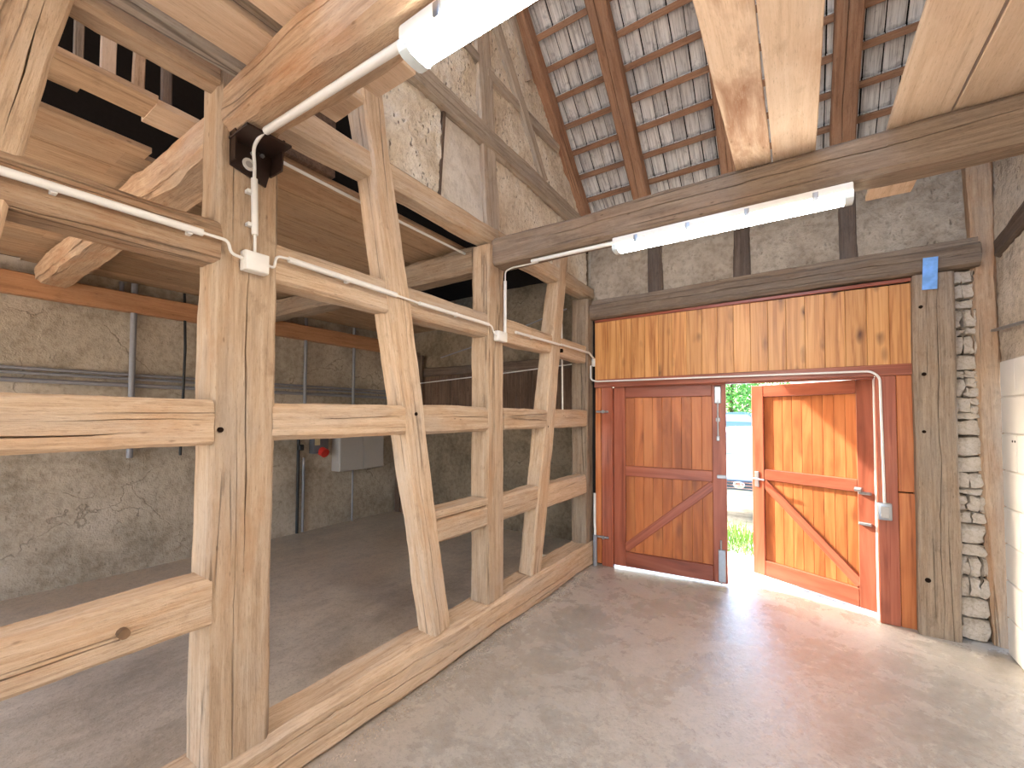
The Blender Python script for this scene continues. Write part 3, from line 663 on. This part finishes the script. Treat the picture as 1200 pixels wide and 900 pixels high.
# stone infill strip
ws = empty('wall_stone', (1.07, 4.6, 0), label='narrow strip of rough field stones between door post and corner post', kind='structure')
box('mortar_bed', (.97, 4.615, 0), (1.17, 4.75, 2.78), M['mortar'], ws, 0)
def stone(x0, x1, z0, z1):
    bm = bmesh.new(); bmesh.ops.create_cube(bm, size=1); bmesh.ops.subdivide_edges(bm, edges=bm.edges[:], cuts=2, use_grid_fill=True)
    s = random.random() * 50; cx, cz = (x0 + x1) / 2, (z0 + z1) / 2
    for v in bm.verts:
        p = v.co * 2; q = p.copy()
        rr = max(abs(p.x), abs(p.z)); l = math.hypot(p.x, p.z)
        if l > 0: f = .70 + .30 * rr / l; q.x *= f; q.z *= f
        if abs(p.y + 1) < .01 and rr > .9: q.x *= .90; q.z *= .86
        j = Vector((noise.noise((p.x * 1.3 + s, p.y, p.z)), noise.noise((p.x, p.y + s, p.z * 1.3)), noise.noise((p.x, p.y, p.z + s))))
        v.co = Vector((q.x * (x1 - x0) / 2 + j.x * .020, q.y * .05 + j.y * .022, q.z * (z1 - z0) / 2 + j.z * .018))
    bmobj('stone', bm, M['stone'], ws, Matrix.Translation((cx, 4.612 + random.uniform(-.006, .006), cz)) @ Matrix.Rotation(random.gauss(0, .05), 4, 'Y'), smooth=True, sharp=40)
z = .0
while z < 2.72:
    h = random.choice((.05, .07, .09, .12, .15, .17)); h = min(h, 2.76 - z)
    xl, xr = .984, 1.150 - .016 * z
    r = random.random()
    if r < .35 or h < .05: stone(xl, xr, z, z + h)
    elif r < .8:
        c = xl + (xr - xl) * random.uniform(.35, .65); stone(xl, c, z, z + h); 
        if h > .1 and random.random() < .5: stone(c, xr, z, z + h * .5); stone(c, xr, z + h * .5, z + h)
        else: stone(c, xr, z, z + h)
    else:
        c1 = xl + .06; c2 = xl + .12; stone(xl, c1, z, z + h); stone(c1, c2, z, z + h); stone(c2, xr, z, z + h)
    z += h

# ------------------------------------------------------------------ the two door leaves
def leaf(name, hinge, ang, W, mirror, label):
    """local X from the hinge along the leaf, Y outward, Z up; inner face at y=0"""
    d = empty(name, (hinge[0], hinge[1], .02), ang, label, kind='structure')
    base = WM[d]; Hh = 1.955
    def lb(nm, x0, x1, z0, z1, y0=0., th=.045, mat='redwood', par=d, bev=.005):
        L0 = Vector((x0, y0, z0)); L1 = Vector((x1, y0 + th, z1)); s = L1 - L0
        horiz = abs(s.x) > abs(s.z)
        R = Matrix.Identity(4) if horiz else Matrix.Rotation(math.radians(-90), 4, 'Y')
        dims = (abs(s.x), s.y, s.z) if horiz else (s.z, s.y, abs(s.x))
        return bmobj(nm, box_bm(*dims, bev), M[mat], par, base @ Matrix.Translation((L0 + L1) / 2) @ R, smooth=True)
    S = -1 if mirror else 1
    def X(a, b): return (S * a, S * b) if S > 0 else (S * b, S * a)
    st = .125
    lb('stile', *X(0, st), 0, Hh); lb('stile', *X(W - st, W), 0, Hh)
    lb('rail', *X(st, W - st), Hh - .12, Hh, .002); lb('rail', *X(st, W - st), .98, 1.09, .002); lb('rail', *X(st, W - st), 0, .16, .002)
    npl = 9; pw = (W - 2 * st) / npl
    for k in range(npl):
        a = st + pw * k
        lb('plank', *X(a + .0005, a + pw - .0005), 1.09, Hh - .12, .022, .02, 'pine', bev=.003); lb('plank', *X(a + .0005, a + pw - .0005), .16, .98, .022, .02, 'pine', bev=.003)
    lb('back_panel', *X(st * .5, W - st * .5), .02, Hh - .02, .046, .015, 'redwood')
    # diagonal brace: from the hinge side at the bottom up to the free side under the middle rail
    p0 = base @ Vector((S * (st - .01), .004, .19)); p1 = base @ Vector((S * (W - st + .01), .004, .955))
    nrm = base.to_3x3() @ Vector((0, -1, 0))
    bar('brace', p0, p1, .085, .02, nrm, M['redwood'], d, .004)
    return d, base, S, lb, W, st
WLEAF = 1.115
d1, B1, S1, lb1, _, _ = leaf('door_1', (-1.70, 4.585), math.radians(4.5), WLEAF, False, 'left red brown plank door leaf, nearly closed, with bolts at its edge')
bolt = lb1('bolt', 1.015, 1.075, 1.76, 1.93, -.022, .022, 'steel'); 
def lcyl(B, nm, p0, p1, r, mat, par, n=12): return cyl(nm, B @ Vector(p0), B @ Vector(p1), r, M[mat], par, n)
lcyl(B1, 'bolt_rod', (1.045, -.014, 1.40), (1.045, -.014, 1.80), .009, 'steel', bolt); lb1('bolt_guide', 1.025, 1.065, 1.58, 1.62, -.016, .016, 'steel', bolt); lb1('bolt_knob', 1.03, 1.06, 1.39, 1.44, -.03, .03, 'steel', bolt)
bolt = lb1('bolt', 1.035, 1.10, .02, .33, -.026, .026, 'steel'); lcyl(B1, 'bolt_rod', (1.06, -.014, .0), (1.06, -.014, .42), .009, 'steel', bolt)
lb1('strike_plate', 1.03, 1.115, 1.02, 1.055, -.006, .006, 'steel')
R_ANG = math.radians(-27.5)
d2, B2, S2, lb2, _, _ = leaf('door_2', (.53, 4.70), R_ANG, 1.06, True, 'right red brown plank door leaf standing open outward')
lock = lb2('lock_plate', -1.03, -.985, .90, 1.06, -.008, .008, 'steel'); hb = lcyl(B2, 'handle', (-1.008, -.006, .99), (-1.008, -.06, .99), .010, 'steel', lock); lcyl(B2, 'lever', (-1.015, -.055, .99), (-.90, -.055, .985), .009, 'steel', lock)
for zz in (.98, .72):
    hp = lb2('hinge_pin', -.115, -.02, zz - .012, zz + .012, -.022, .022, 'steel')
lcyl(B2, 'hinge_knob', (-.13, -.03, 1.01), (-.08, -.03, 1.01), .020, 'steel', d2)
lb2('edge_seal', -.004, .018, .0, 1.95, -.002, .03, 'white_pvc')
for zz in (1.70, .315):
    o = cyl('hinge_pin', (-1.885, 4.535, zz), (-1.745, 4.535, zz), .013, M['steel'], wb); cyl('hinge_knob', (-1.80, 4.53, zz), (-1.80, 4.51, zz), .018, M['steel'], wb)
tag(box('threshold', (-1.82, 4.80, -.10), (.66, 5.1, -.012), M['gravel'], None, .01), 'pale concrete threshold under the open doors', kind='structure')

# ------------------------------------------------------------------ fluorescent lamps
def lamp(label, x0, x1, y, z, rz_=0.):
    xc = (x0 + x1) / 2; L = x1 - x0
    e = empty('fluorescent_light', (xc, y, z), rz_, label, 'lamp', 'fluorescent lamps under the tie beams'); B = WM[e]
    def part(nm, lo, hi, mat, bev, par=e):
        lo, hi = Vector(lo), Vector(hi); s = hi - lo
        return bmobj(nm, box_bm(*s, bev, 2), M[mat], par, B @ Matrix.Translation((lo + hi) / 2), smooth=True)
    hs = part('housing', (-L / 2, -.052, -.045), (L / 2, .052, 0), 'white_pvc', .008)
    # half round diffuser
    prof = [(-.048, -.044), (-.049, -.062), (-.043, -.076), (-.030, -.084), (0, -.086), (.030, -.084), (.043, -.076), (.049, -.062), (.048, -.044)]
    Ld = L - .07; vs_ = [(-Ld / 2, a, b) for a, b in prof] + [(Ld / 2, a, b) for a, b in prof]; m = len(prof)
    fs = [(i, i + 1, m + i + 1, m + i) for i in range(m - 1)] + [tuple(range(m - 1, -1, -1)), tuple(range(m, 2 * m))]
    mesh('diffuser', vs_, fs, M['tube'], e, B, True)
    for s in (-1, 1):
        a, b = sorted((s * Ld / 2, s * L / 2))
        vs2 = [(a, p * 1.1, q * 1.03) for p, q in prof] + [(b, p * 1.1, q * 1.03) for p, q in prof]
        mesh('end_cap', vs2, fs, M['cover'], e, B, True)
    for k in range(4):
        xx = -L / 2 + L * (k + .5) / 4
        for s in (-1, 1): part('clip', (xx - .012, s * .053 - .004, -.06), (xx + .012, s * .053 + .004, -.015), 'steel', .001)
    return e
lamp('glowing fluorescent lamp under the warm tie beam at the top edge', -.965, .29, .885, 2.80)
lamp('glowing fluorescent lamp under the grey tie beam before the doors', -.99, .245, 2.70, 2.81)

# ------------------------------------------------------------------ conduits, boxes and fittings
def conduit(label, pts, r=.012, mat='white_pvc', rad=.03, clips=(), cdir=(1, 0, 0)):
    o = tag(tube('conduit', round_path(pts, rad), r, M[mat], None, 10), label, 'conduit')
    for p in clips:
        p = Vector(p); c = Vector(cdir)
        h_ = Vector((r * 1.1, r * .6, r * 1.25)) if abs((Vector(pts[-1]) - Vector(pts[0])).y) > .2 else Vector((r * 1.1, r * 1.25, r * .6)); box('clip', p - h_, p + h_, M[mat], o, .002)
    return o
XC = XF + .026
def jbox(label, p, s=(.045, .10, .085), mat='white_pvc', nrm='x'):
    e = empty('junction_box', p, 0, label, 'junction box', 'white cable junction boxes'); p = Vector(p)
    h = Vector(s) / 2
    box('body', p - h, p + h, M[mat], e, .006, 2)
    if nrm == 'x': lo, hi = (p.x + h.x, p.y - h.y * .94, p.z - h.z * .94), (p.x + h.x + .006, p.y + h.y * .94, p.z + h.z * .94)
    else: lo, hi = (p.x - h.x * .94, p.y - h.y - .006, p.z - h.z * .94), (p.x + h.x * .94, p.y - h.y, p.z + h.z * .94)
    box('lid', lo, hi, M[mat], e, .003, 2)
    return e
jbox('square white junction box on the wide post', (XF + .024, .898, 2.300))
jbox('white junction box on the middle post of the frame', (XF + .024, 2.72, 2.268), (.045, .12, .08))
jbox('small white junction box on the end post by the red boarding', (XF + .024, 4.60, 2.262), (.045, .10, .09))
conduit('thick white conduit along the upper rail left of the wide post', [(XF + .035, -1.5, 2.355), (XF + .035, .70, 2.358)], .014, clips=[(XF + .02, y, 2.356) for y in (-.4, .3, .66)])
conduit('thin white cable looping into the wide post junction box from the left', [(XF + .035, .69, 2.358), (XF + .035, .79, 2.358), (XF + .035, .80, 2.31), (XF + .03, .85, 2.305)], .006, rad=.02)
conduit('thin white cable leaving the wide post junction box to the right', [(XF + .03, .945, 2.305), (XF + .032, .975, 2.30), (XF + .032, .985, 2.357), (XF + .032, 1.05, 2.362)], .006, rad=.02)
conduit('thick white conduit along the upper rail right of the wide post', [(XF + .032, 1.04, 2.358), (XF + .032, 1.67, 2.345)], .014, clips=[(XF + .02, 1.35, 2.35)])
conduit('thin white cable crossing the first leaning brace', [(XF + .03, 1.66, 2.345), (XF + .03, 1.86, 2.338)], .006)
conduit('white conduit on the upper rail between brace and middle post', [(XF + .03, 1.85, 2.338), (XF + .03, 2.56, 2.335)], .012, clips=[(XF + .02, 2.2, 2.337)])
conduit('thin white cable dipping into the middle post junction box', [(XF + .03, 2.55, 2.335), (XF + .03, 2.60, 2.332), (XF + .03, 2.63, 2.275), (XF + .03, 2.67, 2.27)], .006)
conduit('white conduit on the upper rail right of the middle post', [(XF + .03, 2.93, 2.338), (XF + .03, 3.70, 2.345)], .011, clips=[(XF + .02, 3.2, 2.34)])
conduit('white conduit on the last upper rail before the end post', [(XF + .03, 3.74, 2.35), (XF + .03, 4.42, 2.354), (XF + .03, 4.55, 2.30)], .011)
conduit('short white conduit rising from the junction box to the bracket', [(XF + .03, .893, 2.42), (XF + .03, .886, 2.66)], .013, clips=[(XF + .02, .88, 2.46), (XF + .02, .875, 2.60)])
conduit('thin white cable from junction box into the short conduit', [(XF + .03, .895, 2.33), (XF + .03, .893, 2.44)], .006)
conduit('thin white cable curving over the steel bracket to the beam', [(XF + .03, .886, 2.65), (XF + .03, .886, 2.72), (-1.89, .865, 2.775), (-1.83, .862, 2.80), (-1.76, .862, 2.805)], .007, rad=.05)
conduit('grey white conduit under the warm tie beam leading to the lamp', [(-1.78, .862, 2.803), (-.96, .875, 2.785)], .015, rad=.01)
conduit('white conduit on the middle post up to the tie beam', [(XF + .03, 2.775, 2.30), (XF + .03, 2.775, 2.72)], .013)
conduit('grey white cable hooking from the middle post to the tie beam', [(XF + .03, 2.775, 2.72), (XF + .03, 2.775, 2.80), (XF + .10, 2.76, 2.81), (-1.6, 2.745, 2.80)], .006)
conduit('white conduit under the grey tie beam leading to the lamp', [(-1.63, 2.70, 2.80), (-.98, 2.70, 2.795)], .014)
conduit('pale cable strung below the top plate in the dark gap', [(-2.19, 1.02, 2.955), (-2.19, 1.5, 2.945), (-2.19, 2.60, 2.94)], .009)
conduit('thin pale cable dropping behind the last leaning brace', [(-2.11, 4.12, 2.72), (-2.11, 4.13, 2.5), (-2.11, 4.15, 1.6)], .009)
# bracket at the wide post
bk = empty('steel_bracket', (-1.945, .90, 2.74), 0, 'dark painted steel beam bracket at the top of the wide post', 'bracket')
def prism(nm, prof, x0, x1, mat, parent):
    m = len(prof); v = [(x0, a, b) for a, b in prof] + [(x1, a, b) for a, b in prof]
    f = [(i, (i + 1) % m, m + (i + 1) % m, m + i) for i in range(m)] + [tuple(range(m - 1, -1, -1)), tuple(range(m, 2 * m))]
    bm = bmesh.new(); vv = [bm.verts.new(p) for p in v]; [bm.faces.new([vv[i] for i in q]) for q in f]
    return bmobj(nm, bm, M[mat], parent)
prism('back_plate', [(.80, 2.69), (.945, 2.655), (.985, 2.83), (.80, 2.83)], XF + .001, XF + .009, 'bracket', bk)
prism('side_plate', [(.800, 2.70), (.806, 2.70), (.806, 2.85), (.800, 2.85)], XF + .001, XF + .05, 'bracket', bk)
prism('side_plate', [(.962, 2.71), (.970, 2.71), (.978, 2.85), (.970, 2.85)], XF + .001, XF + .10, 'bracket', bk)
box('seat_plate', (XF + .001, .795, 2.796), (XF + .16, .975, 2.806), M['bracket'], bk, .001)
for (y, z) in ((.885, 2.775), (.925, 2.785)): cyl('bolt_head', (XF + .008, y, z), (XF + .018, y, z), .009, M['steel'], bk, 6)
dk = cyl('round_label', (XF + .009, .872, 2.722), (XF + .013, .872, 2.722), .026, M['white_pvc'], bk, 20); cyl('printed_ring', (XF + .013, .872, 2.722), (XF + .0135, .872, 2.722), .014, M['cabinet'], dk, 16)

# cable and switch on the red boarding
conduit('thin white cable along the red trim above the doors down to the switch', [(-1.935, 4.50, 2.22), (-1.935, 4.50, 2.06), (-1.87, 4.50, 2.038), (.50, 4.50, 2.022), (.553, 4.50, 1.97), (.562, 4.515, 1.4), (.566, 4.515, .96)], .009, rad=.05)
sw = empty('light_switch', (.565, 4.50, .90), 0, 'grey surface light switch on the red door frame', 'switch')
box('body', (.522, 4.49, .832), (.608, 4.545, .966), M['steel'], sw, .006, 2); box('rocker', (.54, 4.482, .85), (.59, 4.492, .94), M['cabinet'], sw, .003)
bt = bmobj('blue_film', (lambda: box_bm(.085, .004, .245, .001))(), M['blue'], None, Matrix.Translation((.852, 4.448, 2.745)) @ Matrix.Rotation(.04, 4, 'Y')); tag(bt, 'strip of shiny blue film stuck to the door post', 'film strip')
conduit('thin grey metal rod crossing the plaster beside the corner post', [(1.195, 4.545, 2.285), (1.195, 3.0, 2.19)], .011, 'steel')
conduit('thin pale pipe with cable beside the end post at the floor', [(-1.905, 4.53, .79), (-1.905, 4.53, .45), (-1.895, 4.515, .40), (-1.893, 4.51, .335)], .014, 'white_pvc')
tag(tube('conduit', [(-1.893, 4.51, .0), (-1.893, 4.51, .33)], .022, M['grey_pvc']), 'short grey sleeve pipe standing at the foot of the end post', 'conduit')

# side bay fittings on the far wall
XW = -5.835
for z, r, lab in ((2.078, .015, 'topmost thin grey pipe along the far rendered wall'), (2.035, .015, 'second thin grey pipe along the far rendered wall'), (1.968, .022, 'lowest and thickest grey pipe along the far rendered wall')):
    conduit(lab, [(XW, -3.5, z), (XW, 5.0, z - .015)], r, 'grey_pvc')
conduit('grey upright pipe on the far wall left of the wide post', [(XW + .035, 1.515, 1.2), (XW + .035, 1.515, 3.03)], .028, 'grey_pvc')
conduit('thin grey pipe beside the upright pipe on the far wall', [(XW, 1.42, 2.93), (XW, 1.42, 3.03)], .02, 'grey_pvc')
conduit('black cable hanging down the far wall beside the wide post', [(XW + .04, 1.955, 3.03), (XW + .10, 1.955, 2.4), (XW + .10, 1.935, 1.2)], .014, 'black')
conduit('grey upright pipe on the far wall right of the wide post', [(XW + .03, 3.415, 1.5), (XW + .03, 3.415, 3.03)], .022, 'grey_pvc')
conduit('grey upright pipe on the far wall above the pale cabinet', [(XW + .03, 4.21, 1.45), (XW + .03, 4.21, 3.03)], .022, 'grey_pvc')
conduit('black pipe running down the far wall to the floor', [(XW + .02, 3.34, .01), (XW + .02, 3.34, 1.6)], .02, 'black')
conduit('thin grey pipe beside the black pipe near the floor', [(XW + .02, 3.42, .01), (XW + .02, 3.42, 1.05)], .018, 'grey_pvc')
conduit('thin grey pipe running from the pale cabinet to the floor', [(XW + .02, 4.225, .0), (XW + .02, 4.225, .82)], .014, 'grey_pvc')
tag(box('socket_box', (XW + .037, 3.31, 1.16), (XW + .10, 3.38, 1.24), M['black'], None, .008), 'small black box on the black pipe', 'socket')
so = empty('power_socket', (-5.80, 3.62, 1.2), 0, 'grey power socket with red cover on the far wall', 'socket')
box('body', (XW - .02, 3.52, 1.10), (XW + .09, 3.76, 1.36), M['greybox'], so, .01, 2); box('label_plate', (XW + .09, 3.54, 1.22), (XW + .095, 3.62, 1.33), M['yellow'], so, .001)
cyl('red_cover', (XW + .07, 3.66, 1.13), (XW + .15, 3.67, 1.10), .065, M['red'], so, 16)
cb = empty('wall_cabinet', (-5.78, 4.31, .8), 0, 'pale grey two door metal cabinet on the far wall', 'cabinet')
box('body', (-5.87, 3.89, .81), (-5.68, 4.71, 1.52), M['cabinet'], cb, .006)
for a, b in ((3.90, 4.30), (4.31, 4.70)): box('door', (-5.68, a, .825), (-5.668, b, 1.505), M['cabinet'], cb, .003)
dh = cyl('lock', (-5.67, 4.315, 1.16), (-5.655, 4.315, 1.16), .012, M['steel'], cb)
conduit('pale cable strung below the dark end wall beam in the side bay', [(-5.3, 5.04, 2.18), (-3.6, 5.06, 2.26), (-2.2, 5.06, 2.34)], .008, 'white_pvc', .2)
conduit('grey cable sagging across the dark loft opening', [(-4.6, 4.9, 2.55), (-3.6, 4.7, 2.66), (-2.14, 4.3, 2.85)], .008, 'grey_pvc', .3)

# ------------------------------------------------------------------ yard outside
gy = slab('ground', lambda u, v: (-26 + 46 * u, 4.85 + 50 * v, -.05), 60, 60, .2, M['gravel'], None, .02, .6, 8, (0, 0, 1), .3); tag(gy, 'sunlit pale gravel yard outside the doors', kind='structure')
gv, gf = [], []
for i in range(2600):
    x = random.gauss(-.75, .8); y = random.uniform(6.0, 7.2); a = random.random() * 6.28; h = random.uniform(.05, .26) * (1.1 - abs(y - 6.7)); w = .008
    dx, dy = math.cos(a) * w, math.sin(a) * w; lx, ly = random.gauss(0, .05), random.gauss(0, .05); b = len(gv)
    gv += [(x - dx, y - dy, -.06), (x + dx, y + dy, -.06), (x + lx, y + ly, max(.03, h) - .03)]; gf.append((b, b + 1, b + 2))
gr = mesh('grass', gv, gf, M['grass']); tag(gr, 'tufts of green grass in front of the white car', 'grass', kind='stuff')
def car(label, loc, rz_, paint):
    e = empty('car', loc, rz_, label, 'car', 'cars parked in the yard'); B = WM[e]
    # local: front towards -Y, width along X
    prof = [(-2.05, .30), (-2.10, .50), (-2.04, .74), (-1.90, .84), (-.95, .98), (-.25, 1.40), (.25, 1.50), (1.1, 1.47), (1.75, 1.10), (2.02, 1.02), (2.08, .60), (2.03, .30)]
    bm = bmesh.new(); rows_ = []
    for xs_, k in ((-.86, 1), (-.78, 1.0), (-.4, 1.0), (0, 1.0), (.4, 1.0), (.78, 1.0), (.86, 1)):
        side = abs(xs_) / .86
        row = []
        for (y, z) in prof:
            top = max(0, z - .9); xx = xs_ * (1 - .28 * top / .6)
            crown = -.04 * side ** 2 if z > .6 else 0; yy = y * (1 - .055 * side ** 3)
            row.append(bm.verts.new((xx, yy, z + crown)))
        rows_.append(row)
    n = len(prof)
    for a, b in zip(rows_, rows_[1:]):
        for i in range(n): bm.faces.new((a[i], a[(i + 1) % n], b[(i + 1) % n], b[i]))
    bm.faces.new(rows_[0][::-1]); bm.faces.new(rows_[-1])
    bmobj('body', bm, paint, e, B, smooth=True, sharp=28)
    def q(nm, pts, mat, th=.012):
        pts = [Vector(p) for p in pts]; nn = (pts[1] - pts[0]).cross(pts[2] - pts[0]).normalized()
        m = len(pts); v = [p + nn * th for p in pts] + [p - nn * .02 for p in pts]
        f = [(i, (i + 1) % m, m + (i + 1) % m, m + i) for i in range(m)] + [tuple(range(m - 1, -1, -1)), tuple(range(m, 2 * m))]
        b_ = bmesh.new(); vv = [b_.verts.new(p) for p in v]; [b_.faces.new([vv[i] for i in t]) for t in f]
        return bmobj(nm, b_, mat, e, B)
    q('windscreen', [(-.64, -.90, 1.0), (.64, -.90, 1.0), (.54, -.28, 1.37), (-.54, -.28, 1.37)], M['glass'])
    q('rear_window', [(.6, 1.70, 1.13), (-.6, 1.70, 1.13), (-.56, 1.2, 1.41), (.56, 1.2, 1.41)], M['glass'])
    for s in (-1, 1):
        pts = [(s * .80, -.72, 1.02), (s * .80, 1.5, 1.06), (s * .655, 1.0, 1.38), (s * .65, -.2, 1.36)]
        q('side_window', pts if s > 0 else pts[::-1], M['glass'])
        bm2 = box_bm(.30, .06, .13, .03, 2); bmobj('headlight', bm2, M['chrome'], e, B @ Matrix.Translation((s * .62, -1.97, .70)) @ Matrix.Rotation(s * .25, 4, 'Z'), smooth=True)
        for yw in (-1.3, 1.3):
            w = cyl('wheel', B @ Vector((s * .70, yw, .31)), B @ Vector((s * .885, yw, .31)), .31, M['tyre'], e, 24); cyl('hubcap', B @ Vector((s * .885, yw, .31)), B @ Vector((s * .90, yw, .31)), .19, M['chrome'], w, 16)
    box_ = lambda nm, lo, hi, mat, par=e: bmobj(nm, box_bm(*(Vector(hi) - Vector(lo)), .012), mat, par, B @ Matrix.Translation((Vector(lo) + Vector(hi)) / 2), smooth=True)
    gl = box_('grille', (-.42, -2.12, .54), (.42, -2.02, .70), M['grille'])
    for k in range(3): box_('grille_bar', (-.41, -2.13, .565 + .045 * k), (.41, -2.115, .578 + .045 * k), M['chrome'], gl)
    bm3 = bmesh.new(); bmesh.ops.create_uvsphere(bm3, u_segments=16, v_segments=8, radius=1); bmobj('badge', bm3, M['chrome'], gl, B @ Matrix.Translation((0, -2.13, .622)) @ Matrix.Diagonal((.085, .02, .055, 1)), smooth=True)
    box_('bumper', (-.80, -2.14, .26), (.80, -1.98, .46), paint); box_('number_plate', (-.26, -2.155, .34), (.26, -2.135, .44), M['white_pvc'])
    for s in (-1, 1): box_('mirror', (s * .93 - .09, -.72, .96), (s * .93 + .09, -.62, 1.08), paint)
    return e
car('silver white car facing the doors in the yard', (-.78, 9.7, -.04), 0., M['carwhite'])
car('dark blue car parked farther off in the yard', (-1.9, 22.5, .38), math.radians(75), M['carblue'])
# raised bank carrying the farther car, with a tree
slab('bank', lambda u, v: (-14 + 24 * u, 17 + 24 * v, -.04 + .42 * min(1, v * 8)), 20, 30, .3, M['grass'], None, .02, 1, 3, (0, 0, 1)); tag(bpy.data.objects['bank'], 'grassy bank behind the white car', kind='structure')
tr = empty('tree', (-3.3, 27, .35), 0, 'leafy green tree behind the parked cars', 'tree')
tube('trunk', [(-3.3, 27, .30), (-3.25, 27, 1.4), (-3.1, 27, 2.6), (-3.0, 27, 4.2)], [.16, .13, .11, .05], M['bark'], tr)
for k in range(7):
    a = k * .9; tube('branch', [(-3.15, 27, 1.5 + .3 * k), (-3.15 + math.cos(a) * .9, 27 + math.sin(a) * .9, 2.3 + .35 * k), (-3.15 + math.cos(a) * 1.6, 27 + math.sin(a) * 1.6, 2.9 + .35 * k)], [.06, .04, .015], M['bark'], tr, 6)
lv, lf = [], []
for i in range(5200):
    while True:
        p = Vector((random.uniform(-1, 1), random.uniform(-1, 1), random.uniform(-1, 1)))
        if .25 < p.length < 1 and noise.noise(p * 2.6) > -.12: break
    c = Vector((-2.9 + p.x * 2.7, 27 + p.y * 2.4, 3.9 + p.z * 2.4)); a = Vector((random.gauss(0, 1), random.gauss(0, 1), random.gauss(0, 1))).normalized(); b_ = a.orthogonal().normalized(); s = random.uniform(.07, .14); k = len(lv)
    lv += [c - a * s, c + b_ * s * .5, c + a * s, c - b_ * s * .5]; lf.append((k, k + 1, k + 2, k + 3))
fo = mesh('foliage', lv, lf, M['leaf'], tr); fo['kind'] = 'stuff'

dv, df = [], []
for i in range(1500):
    y = random.uniform(.6, 4.3); x = -1.905 + abs(random.gauss(0, .045)); r = random.uniform(.002, .007) * (1.6 if random.random() < .06 else 1); k = len(dv)
    for c in ((1, 0, 0), (-.5, .87, 0), (-.5, -.87, 0), (0, 0, 1)): dv.append((x + c[0] * r, y + c[1] * r, .001 + (c[2] - .05) * r))
    df += [(k, k + 1, k + 3), (k + 1, k + 2, k + 3), (k + 2, k, k + 3), (k, k + 2, k + 1)]
dt = mesh('dirt', dv, df, M['stone']); tag(dt, 'sandy crumbs and dirt along the foot of the sill beam', 'dirt', kind='stuff')
